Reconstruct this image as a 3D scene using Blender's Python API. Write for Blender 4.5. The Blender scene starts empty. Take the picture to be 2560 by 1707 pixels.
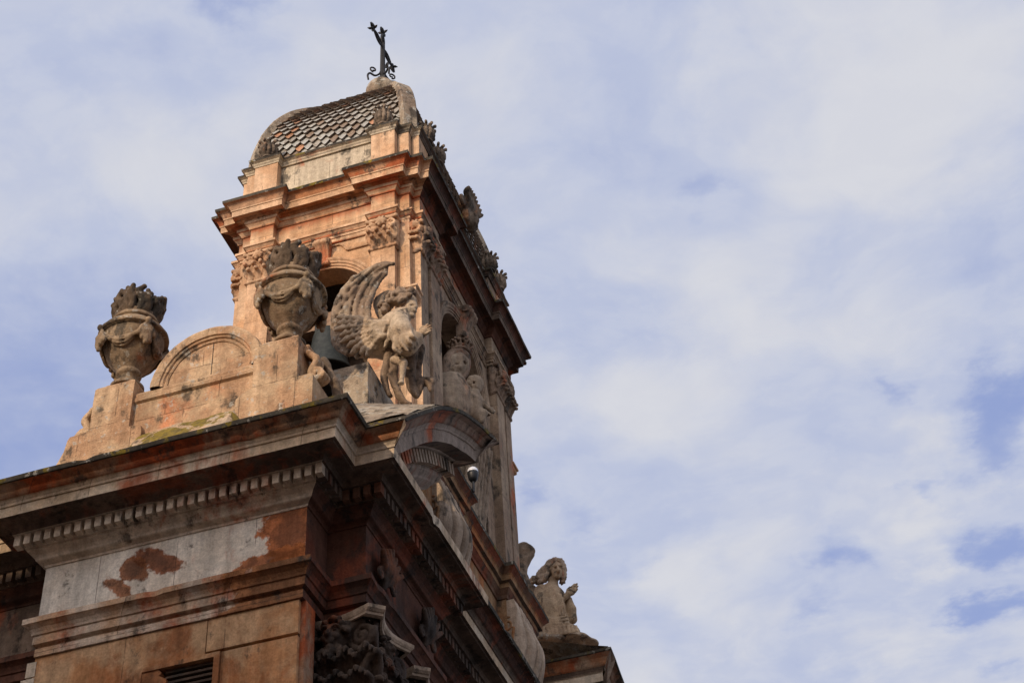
import bpy, bmesh, math, random
import numpy as np
from mathutils import Vector, Matrix
random.seed(7)
rng = np.random.default_rng(7)
PI = math.pi
S = bpy.context.scene
COL = S.collection

# ------------------------------------------------------------------ camera
F = 4101.1
RM = np.array([[0.95010444, 0.30793205, -0.04979366],
               [-0.23946064, 0.61771524, -0.74905706],
               [-0.19990037, 0.72360606, 0.6606316]])
cam = bpy.data.cameras.new("Camera")
cam.sensor_width = 36.0
cam.lens = F * 36.0 / 2560.0
cam.clip_start = 0.1
cam.clip_end = 3000.0
camo = bpy.data.objects.new("Camera", cam)
COL.objects.link(camo)
camo.matrix_world = Matrix([[RM[0][i], -RM[1][i], -RM[2][i], 0.0] for i in range(3)] + [[0, 0, 0, 1]])
S.camera = camo

# ------------------------------------------------------------------ light and sky
SUN_EL, SUN_AZ = math.radians(23), math.radians(17)      # azimuth from -Y towards -X
to_sun = Vector((-math.sin(SUN_AZ) * math.cos(SUN_EL), -math.cos(SUN_AZ) * math.cos(SUN_EL), math.sin(SUN_EL)))
sl = bpy.data.lights.new("Sun", 'SUN')
sl.energy = 2.7
sl.angle = math.radians(0.5)
sl.color = (1.0, 0.775, 0.55)
so = bpy.data.objects.new("Sun", sl)
COL.objects.link(so)
so.rotation_euler = (-to_sun).to_track_quat('-Z', 'Y').to_euler()

S.view_settings.view_transform = 'Standard'
S.view_settings.look = 'None'
S.view_settings.exposure = 0.0
S.view_settings.gamma = 1.0
S.render.film_transparent = False
S.cycles.max_bounces = 6
S.cycles.diffuse_bounces = 3


class NT:
    """small node-tree helper"""
    def __init__(self, tree):
        self.t = tree
        tree.nodes.clear()

    def n(self, typ, out=0, props=None, **ins):
        nd = self.t.nodes.new(typ)
        for k, v in (props or {}).items():
            setattr(nd, k, v)
        for k, v in ins.items():
            key = int(k[1:]) if k[0] == 'i' and k[1:].isdigit() else k.replace('_', ' ')
            sock = nd.inputs[key]
            self.set(sock, v)
        return nd.outputs[out] if len(nd.outputs) else None

    def set(self, sock, v):
        if isinstance(v, bpy.types.NodeSocket):
            self.t.links.new(v, sock)
        elif isinstance(v, (tuple, list)) and sock.type == 'RGBA' and len(v) == 3:
            sock.default_value = (*v, 1.0)
        else:
            sock.default_value = v

    def math(self, op, a, b=0.0, c=None, clamp=False):
        kw = dict(i0=a, i1=b)
        if c is not None:
            kw['i2'] = c
        return self.n('ShaderNodeMath', props=dict(operation=op, use_clamp=clamp), **kw)

    def noise(self, vec, scale, detail=4.0, rough=0.55, dist=0.0):
        return self.n('ShaderNodeTexNoise', Vector=vec, Scale=scale, Detail=detail, Roughness=rough, Distortion=dist)

    def ramp(self, fac, lo, hi):
        return self.n('ShaderNodeMapRange', props=dict(interpolation_type='SMOOTHSTEP', clamp=True), i0=fac, i1=lo, i2=hi, i3=0.0, i4=1.0)

    def mix(self, fac, a, b, blend='MIX'):
        nd = self.t.nodes.new('ShaderNodeMix')
        nd.data_type = 'RGBA'
        nd.blend_type = blend
        self.set(nd.inputs[0], fac)
        self.set(nd.inputs[6], a)
        self.set(nd.inputs[7], b)
        return nd.outputs[2]

    def scalevec(self, vec, s):
        return self.n('ShaderNodeVectorMath', props=dict(operation='MULTIPLY'), i0=vec, i1=s)


def ray(px, py):
    return RM.T @ np.array([(px - 1280.0) / F, (py - 853.5) / F, 1.0])


def make_world():
    w = bpy.data.worlds.new("World")
    S.world = w
    w.use_nodes = True
    t = NT(w.node_tree)
    sky = t.n('ShaderNodeTexSky', props=dict(sky_type='NISHITA', sun_disc=False, sun_elevation=SUN_EL,
              sun_rotation=math.atan2(to_sun.x, to_sun.y), air_density=1.0, dust_density=1.0, ozone_density=2.0))
    d = t.n('ShaderNodeTexCoord', out=0)
    d = t.n('ShaderNodeVectorMath', props=dict(operation='NORMALIZE'), i0=d)
    sep = t.t.nodes.new('ShaderNodeSeparateXYZ')
    t.t.links.new(d, sep.inputs[0])
    z = t.math('MAXIMUM', sep.outputs[2], 0.06)
    cx = t.math('DIVIDE', sep.outputs[0], z)
    cy = t.math('DIVIDE', sep.outputs[1], z)
    cv = t.n('ShaderNodeCombineXYZ', X=cx, Y=cy, Z=0.0)          # the cloud deck, flat and high up
    warp = t.n('ShaderNodeTexNoise', out=1, Vector=cv, Scale=4.0, Detail=3.0)
    cvw = t.n('ShaderNodeVectorMath', props=dict(operation='MULTIPLY_ADD'), i0=t.n('ShaderNodeVectorMath', props=dict(operation='SUBTRACT'), i0=warp, i1=(0.5, 0.5, 0.5)), i1=(0.16, 0.16, 0.0), i2=cv)
    big = t.noise(cvw, 3.2, 3.0, 0.5)
    mid = t.noise(cvw, 8.0, 6.0, 0.52)
    cov = t.math('ADD', t.math('MULTIPLY', big, 0.6), t.math('MULTIPLY', mid, 0.4))
    # gaps in the deck, given by their direction
    rag = t.n('ShaderNodeTexNoise', out=1, Vector=cv, Scale=17.0, Detail=6.0, Roughness=0.6)
    cvr = t.n('ShaderNodeVectorMath', props=dict(operation='MULTIPLY_ADD'), i0=t.n('ShaderNodeVectorMath', props=dict(operation='SUBTRACT'), i0=rag, i1=(0.5, 0.5, 0.5)), i1=(0.13, 0.13, 0.0), i2=cvw)
    def blob(px, py, r):
        v = ray(px, py)
        c = (v[0] / v[2], v[1] / v[2], 0.0)
        dist = t.n('ShaderNodeVectorMath', out=1, props=dict(operation='DISTANCE'), i0=cvr, i1=c)
        return t.math('SUBTRACT', 1.0, t.ramp(dist, 0.0, r))
    gaps = [(2530, 985, 0.095, 0.34), (2490, 1130, 0.07, 0.28), (2294, 1215, .035, .18), (2510, 1350, .075, .34), (2131, 1400, 0.06, 0.24), (2075, 1520, .05, .16), (2430, 1524, .06, .32), (2545, 1480, .06, .26),
            (2207, 964, 0.03, 0.14), (1478, 1296, 0.04, 0.15), (1347, 1241, .04, .15), (1576, 1404, .04, .10), (2540, 1660, .04, .2),
            (20, 1130, 0.19, 0.27), (60, 850, .16, .12), (1772, 450, 0.035, 0.13), (620, 0, 0.04, 0.2), (560, 170, 0.15, 0.10), (1540, 300, .10, .09), (2480, 640, .10, .10),
            (1420, 830, 0.08, 0.08), (1620, 60, 0.09, 0.08), (350, 780, 0.16, 0.12)]
    for (px, py, r, a) in gaps:
        cov = t.math('SUBTRACT', cov, t.math('MULTIPLY', blob(px, py, r), a))
    whites = [(1804, 653, 0.14, 0.10), (2240, 220, 0.20, 0.13), (2240, 1611, .12, .18), (1660, 1420, .10, .12), (2300, 1090, .06, .10), (2349, 1420, .05, .14), (2330, 1290, .05, .10), (1600, 1000, .12, .06), (250, 400, .2, .05)]
    for (px, py, r, a) in whites:
        cov = t.math('ADD', cov, t.math('MULTIPLY', blob(px, py, r), a))
    m = t.ramp(cov, 0.13, 0.47)
    dens = t.ramp(cov, 0.42, 0.66)
    fine = t.noise(cvw, 22.0, 8.0, 0.6)
    cloud = t.mix(dens, (0.50, 0.55, 0.715), (0.66, 0.672, 0.735))
    cloud = t.mix(t.math('MULTIPLY', t.ramp(fine, 0.42, 0.62), 0.14), cloud, (0.76, 0.765, 0.79))
    skyc = t.mix(1.0, sky, (0.10, 0.10, 0.10), 'MULTIPLY')
    blue = t.mix(0.80, skyc, (0.34, 0.42, 0.73))                      # thin veil of cloud in the gaps
    colr = t.mix(m, blue, cloud)
    # thin cloud glows brightly in a wide patch round the sun (behind the viewer)
    sd = t.n('ShaderNodeVectorMath', out=1, props=dict(operation='DOT_PRODUCT'), i0=d, i1=tuple(to_sun))
    glow = t.ramp(sd, 0.55, 1.0)
    colr = t.mix(glow, colr, t.mix(1.0, colr, (4.3, 3.75, 3.05), 'MULTIPLY'))
    bg = t.n('ShaderNodeBackground', Color=colr, Strength=1.0)
    t.n('ShaderNodeOutputWorld', Surface=bg)


make_world()

# ------------------------------------------------------------------ pixel -> point on a plane (survey of the photograph)
def atY(px, py, Y):
    d = ray(px, py)
    return d * (Y / d[1])


def atX(px, py, X):
    d = ray(px, py)
    return d * (X / d[0])


# ------------------------------------------------------------------ materials
from statistics import NormalDist


def thr(cover, sd):
    """noise value above which roughly this share of a surface lies"""
    return 0.5 + sd * NormalDist().inv_cdf(min(.97, max(.02, 1 - cover)))


def stone(name, c1, c2, red=0.0, redc=(0.30, 0.075, 0.028), grime=0.3, grimec=(0.05, 0.045, 0.038), lichen=0.0,
          moss=0.0, joints=None, bump=0.5, rough=0.92, patches=None, streak=True, pit=0.0, grime_scale=2.2, spec=0.15, redtop=None):
    m = bpy.data.materials.new(name)
    m.use_nodes = True
    t = NT(m.node_tree)
    pos = t.n('ShaderNodeNewGeometry', out=0)
    n1 = t.noise(pos, 0.9, 5.0, 0.6)
    n2 = t.noise(pos, 7.0, 8.0, 0.65)
    n3 = t.noise(pos, 28.0, 4.0, 0.6)
    col = t.mix(t.ramp(n1, 0.42, 0.59), c1, c2)
    # fine mottling
    tone = t.n('ShaderNodeMapRange', i0=n2, i1=0.40, i2=0.60, i3=0.87, i4=1.11)
    tone3 = t.n('ShaderNodeMapRange', i0=n3, i1=0.40, i2=0.60, i3=0.93, i4=1.06)
    tone = t.math('MULTIPLY', tone, tone3)
    st = t.noise(t.scalevec(pos, (5.0, 5.0, 0.35)), 1.0, 5.0, 0.6)
    tone = t.math('MULTIPLY', tone, t.n('ShaderNodeMapRange', i0=st, i1=0.38, i2=0.62, i3=0.80, i4=1.12))
    hgt = t.math('ADD', t.math('MULTIPLY', n2, 0.6), t.math('MULTIPLY', n3, 0.4))
    sep = t.t.nodes.new('ShaderNodeSeparateXYZ')
    t.t.links.new(pos, sep.inputs[0])
    along = t.math('ADD', sep.outputs[0], sep.outputs[1])
    line = None
    if joints:
        w, h, off, z0 = joints
        row = t.math('FLOOR', t.math('DIVIDE', t.math('SUBTRACT', sep.outputs[2], z0), h))
        wob = t.math('MULTIPLY', t.math('SUBTRACT', n1, 0.5), 0.03)
        a = t.math('ADD', t.math('DIVIDE', t.math('ADD', along, wob), w), t.math('MULTIPLY', row, off))
        fa = t.math('FRACT', a)
        fz = t.math('FRACT', t.math('DIVIDE', t.math('SUBTRACT', sep.outputs[2], z0), h))
        la = t.math('LESS_THAN', t.math('ABSOLUTE', t.math('SUBTRACT', fa, 0.5)), 0.5 - 0.009 / w)
        lz = t.math('LESS_THAN', t.math('ABSOLUTE', t.math('SUBTRACT', fz, 0.5)), 0.5 - 0.007 / h)
        line = t.math('SUBTRACT', 1.0, t.math('MULTIPLY', la, lz))
        cell = t.n('ShaderNodeCombineXYZ', X=t.math('FLOOR', a), Y=row, Z=0.0)
        wn = t.n('ShaderNodeTexWhiteNoise', out=0, props=dict(noise_dimensions='3D'), Vector=cell)
        tone = t.math('MULTIPLY', tone, t.n('ShaderNodeMapRange', i0=wn, i1=0.0, i2=1.0, i3=0.88, i4=1.1))
        brk = t.ramp(t.noise(pos, 3.0, 3.0), 0.40, 0.52)
        line = t.math('MULTIPLY', line, brk)
        hgt = t.math('SUBTRACT', hgt, t.math('MULTIPLY', line, 0.5))
    if red > 0:
        rs = t.scalevec(pos, (1.0, 1.0, 0.55))
        rn = t.noise(rs, 0.8, 8.0, 0.66, 0.4)
        lo = thr(red * 0.95, .065)
        msk = t.ramp(rn, lo - .05, lo + 0.08)
        rc = t.mix(t.ramp(n1, 0.40, 0.6), redc, tuple(x * 1.5 for x in redc))
        col = t.mix(t.math('MULTIPLY', msk, 0.88), col, rc)
    if redtop:                                                      # paint surviving in a band of height (z0 full, z1 none)
        zz = t.math('ADD', sep.outputs[2], t.math('MULTIPLY', t.math('SUBTRACT', n2, 0.5), 0.5))
        msk = t.ramp(zz, redtop[1], redtop[0])
        col = t.mix(t.math('MULTIPLY', msk, 0.85), col, redc)
    if patches:
        for (pc, inv, rot, colr) in patches:                         # worn paint: ellipses with a ragged edge
            q = t.n('ShaderNodeVectorMath', props=dict(operation='SUBTRACT'), i0=pos, i1=pc)
            q = t.n('ShaderNodeVectorRotate', props=dict(rotation_type='Y_AXIS'), Vector=q, Angle=rot)
            q = t.scalevec(q, inv)
            dd = t.n('ShaderNodeVectorMath', out=1, props=dict(operation='LENGTH'), i0=q)
            wn_ = t.noise(pos, 2.6, 6.0, 0.6)
            dd = t.math('ADD', dd, t.math('MULTIPLY', t.math('SUBTRACT', wn_, 0.5), 2.4))
            mk = t.math('SUBTRACT', 1.0, t.ramp(dd, 0.84, 1.08))
            pcx = t.mix(t.math('MULTIPLY', t.ramp(dd, 0.25, 1.0), t.ramp(n2, 0.36, 0.56)), tuple(x * 0.60 for x in colr), tuple(min(1, x * 1.25) for x in colr))
            col = t.mix(t.math('MULTIPLY', mk, 0.94), col, pcx)
    if grime > 0:
        gs = t.scalevec(pos, (1.0, 1.0, 0.6 if streak else 1.0))
        gn = t.noise(gs, grime_scale, 10.0, 0.68)
        lo = thr(grime * 0.62, .052)
        gm = t.ramp(gn, lo - .03, lo + 0.07)
        col = t.mix(t.math('MULTIPLY', gm, 0.82), col, grimec)
        if pit > 0:
            hgt = t.math('SUBTRACT', hgt, t.math('MULTIPLY', gm, pit))
    if lichen > 0:
        ln = t.noise(pos, 5.5, 8.0, 0.7)
        lo = thr(lichen * .5, .055)
        lm = t.ramp(ln, lo, lo + .04)
        col = t.mix(t.math('MULTIPLY', lm, 0.7), col, (0.42, 0.40, 0.35))
    if moss > 0:
        ln = t.noise(pos, 2.0, 9.0, 0.66)
        lo = thr(moss * .75, .055)
        lm = t.ramp(ln, lo, lo + .05)
        mc = t.mix(t.ramp(n2, 0.42, 0.58), (0.23, 0.17, 0.025), (0.10, 0.08, 0.022))
        col = t.mix(t.math('MULTIPLY', lm, 0.93), col, mc)
    tv = t.n('ShaderNodeCombineXYZ', X=tone, Y=tone, Z=tone)
    col = t.mix(1.0, col, tv, 'MULTIPLY')
    if line is not None:
        col = t.mix(t.math('MULTIPLY', line, 0.52), col, (0.045, 0.032, 0.024))
    bp = t.n('ShaderNodeBump', Strength=bump, Distance=0.035, Height=hgt)
    b = t.n('ShaderNodeBsdfPrincipled', Base_Color=col, Roughness=rough, Normal=bp)
    b.node.inputs['Specular IOR Level'].default_value = spec
    t.n('ShaderNodeOutputMaterial', Surface=b)
    return m


def plain(name, c, rough=0.6, metal=0.0, var=0.3, bump=0.2, scale=9.0, c2=None, spec=0.4):
    m = bpy.data.materials.new(name)
    m.use_nodes = True
    t = NT(m.node_tree)
    pos = t.n('ShaderNodeNewGeometry', out=0)
    n = t.noise(pos, scale, 8.0, 0.65)
    col = t.mix(t.ramp(n, 0.42, 0.58), c, c2 or tuple(x * (1 - var) for x in c))
    bp = t.n('ShaderNodeBump', Strength=bump, Distance=0.03, Height=n)
    b = t.n('ShaderNodeBsdfPrincipled', Base_Color=col, Roughness=rough, Metallic=metal, Normal=bp)
    b.node.inputs['Specular IOR Level'].default_value = spec
    t.n('ShaderNodeOutputMaterial', Surface=b)
    return m


RED = (0.30, 0.070, 0.024)
M = {}
M['warm'] = stone('warm_limestone', (0.53, 0.345, 0.215), (0.46, 0.275, 0.155), red=0.02, grime=0.05, joints=(1.15, 0.62, 0.5, 0.0), bump=0.35)
M['warm_plain'] = stone('warm_limestone_smooth', (0.55, 0.37, 0.235), (0.47, 0.285, 0.165), red=0.03, grime=0.05, bump=0.35)
M['warm_red'] = stone('warm_limestone_painted', (0.46, 0.28, 0.17), (0.38, 0.17, 0.08), red=0.4, grime=0.14)
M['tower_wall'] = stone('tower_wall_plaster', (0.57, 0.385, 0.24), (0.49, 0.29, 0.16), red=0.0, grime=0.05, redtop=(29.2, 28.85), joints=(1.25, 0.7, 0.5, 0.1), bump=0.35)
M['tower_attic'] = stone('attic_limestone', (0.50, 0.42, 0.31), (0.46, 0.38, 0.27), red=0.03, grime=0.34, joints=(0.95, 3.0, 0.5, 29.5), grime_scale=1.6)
M['front'] = stone('shaded_front_limestone', (0.33, 0.245, 0.17), (0.255, 0.18, 0.125), red=0.06, grime=0.16, joints=(3.3, 0.95, 0.5, 0.3))  # darker copy of the warm limestone, the front's shade is in its colour
M['cream'] = stone('cream_limestone', (0.58, 0.48, 0.36), (0.51, 0.385, 0.26), red=0.14, grime=0.1, joints=(1.28, 4.0, 0.37, 14.0), bump=0.35)
M['cream_plain'] = stone('cream_limestone_mould', (0.56, 0.48, 0.38), (0.50, 0.41, 0.31), red=0.06, grime=0.05, bump=0.35)
M['frieze'] = stone('frieze_limestone', (0.66, 0.61, 0.53), (0.60, 0.53, 0.44), red=0.03, grime=0.03, joints=(1.42, 4.0, 0.4, 14.2), streak=False,
                    patches=[((-9.42, 20, 15.40), (1.9, 0.5, 1.25), 0.25, (0.36, 0.105, 0.028)),
                             ((-9.65, 20, 14.98), (1.1, 0.5, 6.0), 0.16, (0.34, 0.11, 0.035)),
                             ((-11.80, 20, 15.46), (1.9, 0.5, 5.2), -0.55, (0.20, 0.065, 0.026)),
                             ((-12.30, 20, 15.36), (3.4, 0.5, 4.0), -0.35, (0.23, 0.085, 0.035)),
                             ((-12.50, 20, 15.12), (3.0, 0.5, 6.5), -0.75, (0.25, 0.10, 0.045))], bump=0.3)
M['archi'] = stone('architrave_limestone', (0.54, 0.43, 0.33), (0.46, 0.29, 0.175), red=0.26, grime=0.08, joints=(1.9, 4.0, 0.4, 14.2),
                   patches=[((-9.55, 20, 14.6), (0.95, 0.4, 0.9), 0.0, (0.30, 0.125, 0.05))])
M['wall'] = stone('side_wall_plaster', (0.50, 0.315, 0.175), (0.44, 0.215, 0.095), red=0.3, redc=(0.24, 0.09, 0.035), grime=0.04, joints=(1.75, 3.0, 0.45, 14.45), bump=0.3)
M['redpaint'] = stone('red_painted_mould', (0.36, 0.25, 0.17), (0.33, 0.15, 0.075), red=0.6, redc=(0.29, 0.062, 0.02), grime=0.2, joints=(1.3, 4.0, 0.3, 14.0))
M['black'] = stone('blackened_ledge', (0.075, 0.065, 0.05), (0.045, 0.038, 0.03), grime=0.3, moss=0.15, lichen=0.12)
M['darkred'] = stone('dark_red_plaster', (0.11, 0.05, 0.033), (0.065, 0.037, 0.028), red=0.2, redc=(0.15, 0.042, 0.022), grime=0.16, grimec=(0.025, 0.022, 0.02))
M['redfront'] = stone('red_front_mould', (0.16, 0.095, 0.062), (0.13, 0.06, 0.036), red=0.55, redc=(0.15, 0.042, 0.02), grime=0.2)
M['redarch'] = stone('red_washed_arch', (0.24, 0.165, 0.12), (0.20, 0.105, 0.065), red=0.42, redc=(0.20, 0.06, 0.028), grime=0.2)
M['archgrey'] = stone('grey_arch_stone', (0.33, 0.265, 0.215), (0.27, 0.21, 0.165), red=0.04, grime=0.12)
M['darkstone'] = stone('dark_shade_limestone', (0.16, 0.115, 0.085), (0.10, 0.073, 0.056), red=0.15, redc=(0.20, 0.06, 0.03), grime=0.24, grimec=(0.03, 0.026, 0.022))  # dark stone; on the soffits it also puts the shade into the colour
M['gable'] = stone('gable_limestone', (0.50, 0.355, 0.225), (0.40, 0.245, 0.145), red=0.14, redc=(0.36, 0.15, 0.075), grime=0.16, joints=(1.05, 0.95, 0.35, 17.75), bump=0.8, lichen=0.14)
M['mossy'] = stone('mossy_ledge', (0.46, 0.36, 0.26), (0.40, 0.28, 0.18), red=0.05, grime=0.1, moss=1.15, lichen=0.25, bump=0.9)
M['urn'] = stone('urn_limestone', (0.31, 0.23, 0.15), (0.22, 0.15, 0.095), red=0.15, redc=(0.28, 0.09, 0.035), grime=0.42, lichen=0.15, bump=0.8, grime_scale=2.6)
M['flame'] = stone('weathered_flame_stone', (0.17, 0.12, 0.08), (0.09, 0.065, 0.045), grime=0.4, lichen=0.1, bump=0.9)
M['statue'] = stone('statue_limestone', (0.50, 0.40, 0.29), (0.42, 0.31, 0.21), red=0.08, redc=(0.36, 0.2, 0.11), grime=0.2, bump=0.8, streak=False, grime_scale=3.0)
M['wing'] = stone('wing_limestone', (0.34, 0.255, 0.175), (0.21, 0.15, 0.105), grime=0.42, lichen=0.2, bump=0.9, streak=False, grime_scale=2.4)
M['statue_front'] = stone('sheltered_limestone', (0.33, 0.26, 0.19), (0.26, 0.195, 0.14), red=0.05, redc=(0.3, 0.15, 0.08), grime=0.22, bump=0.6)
M['robe_dark'] = stone('dark_robe_stone', (0.26, 0.19, 0.135), (0.16, 0.115, 0.085), grime=0.4, grimec=(0.035, 0.03, 0.025), bump=0.8, streak=False)  # dark tone for the hanging robe and the curls
M['statue_tan'] = stone('tan_statue_stone', (0.42, 0.315, 0.21), (0.33, 0.235, 0.155), grime=0.24, bump=0.7, streak=False)
M['pedestal'] = stone('pedestal_limestone', (0.44, 0.36, 0.27), (0.38, 0.30, 0.22), grime=0.38, lichen=0.4, bump=0.9, grime_scale=3.4, streak=False)
M['roofstone'] = stone('rough_roof_stone', (0.33, 0.27, 0.20), (0.25, 0.20, 0.15), grime=0.35, lichen=0.5, bump=1.2, grime_scale=4.0, streak=False)
M['rib'] = stone('rib_limestone', (0.32, 0.26, 0.19), (0.24, 0.18, 0.13), grime=0.35, lichen=0.25, bump=0.9)
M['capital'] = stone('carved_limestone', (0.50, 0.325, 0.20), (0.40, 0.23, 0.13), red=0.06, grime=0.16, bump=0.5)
M['capital_front'] = stone('shaded_carved_limestone', (0.27, 0.195, 0.14), (0.20, 0.14, 0.10), red=0.08, grime=0.25, bump=0.5)  # darker copy of the carved stone, with the front's shade coloured in
M['crest'] = stone('weathered_crest_stone', (0.24, 0.18, 0.13), (0.13, 0.10, 0.075), red=0.04, redc=(0.3, 0.14, 0.06), grime=0.4, bump=0.8)
M['console'] = stone('console_limestone', (0.42, 0.33, 0.25), (0.34, 0.26, 0.19), red=0.05, grime=0.2, bump=0.5)
M['ochre'] = stone('ochre_plaster', (0.28, 0.175, 0.095), (0.23, 0.12, 0.06), red=0.3, redc=(0.30, 0.11, 0.04), grime=0.16)
M['darkcarve'] = stone('dark_carving', (0.085, 0.062, 0.048), (0.05, 0.038, 0.032), red=0.12, redc=(0.16, 0.06, 0.03), grime=0.3, grimec=(0.025, 0.022, 0.02), bump=0.5)  # very dark tone for the capitals and frieze carving
M['iron'] = plain('wrought_iron', (0.016, 0.014, 0.014), 0.6, 0.3, bump=0.1)
M['bronze'] = plain('bell_bronze', (0.010, 0.015, 0.016), 0.7, 0.0, c2=(0.022, 0.028, 0.027), bump=0.3)
M['wood'] = plain('yoke_wood', (0.26, 0.17, 0.11), 0.8, c2=(0.18, 0.11, 0.07), bump=0.5)
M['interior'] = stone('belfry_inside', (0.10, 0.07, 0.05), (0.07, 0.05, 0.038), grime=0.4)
M['white'] = plain('lamp_globe', (0.72, 0.76, 0.84), 0.25, var=0.1, bump=0.0)
M['black_metal'] = plain('lamp_housing', (0.02, 0.022, 0.026), 0.45, 0.2, bump=0.05)
M['ground'] = plain('street_paving', (0.15, 0.13, 0.115), 0.85, scale=0.8, bump=0.3)
M['louvre'] = stone('window_shutter', (0.10, 0.065, 0.045), (0.06, 0.042, 0.032), grime=0.4)


def tile_material():
    m = bpy.data.materials.new('glazed_roof_tile')
    m.use_nodes = True
    t = NT(m.node_tree)
    a = t.n('ShaderNodeVertexColor', out=0, props=dict(layer_name='tile'))
    pos = t.n('ShaderNodeNewGeometry', out=0)
    n = t.noise(pos, 5.0, 8.0, 0.7)
    col = t.mix(t.math('MULTIPLY', t.ramp(n, 0.50, 0.60), 0.75), a, (0.10, 0.065, 0.04))
    b = t.n('ShaderNodeBsdfPrincipled', Base_Color=col, Roughness=t.n('ShaderNodeMapRange', i0=n, i1=0.45, i2=0.6, i3=0.42, i4=0.9))
    t.n('ShaderNodeOutputMaterial', Surface=b)
    return m


M['tile'] = tile_material()


# ------------------------------------------------------------------ mesh building
def hn(x, y, z):
    """cheap smooth 3-D noise, about -1..1"""
    return (math.sin(x * 2.1 + 1.3 * math.sin(y * 1.7 + z)) + math.sin(y * 2.7 + z * 1.9 + 1.1 * math.sin(x * 2.3)) + math.sin((x + y - z) * 5.3) * 0.6
            + math.sin(x * 11.0 + z * 7.0) * 0.35 + math.sin(y * 12.7 - z * 9.0) * 0.35) / 2.6


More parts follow.
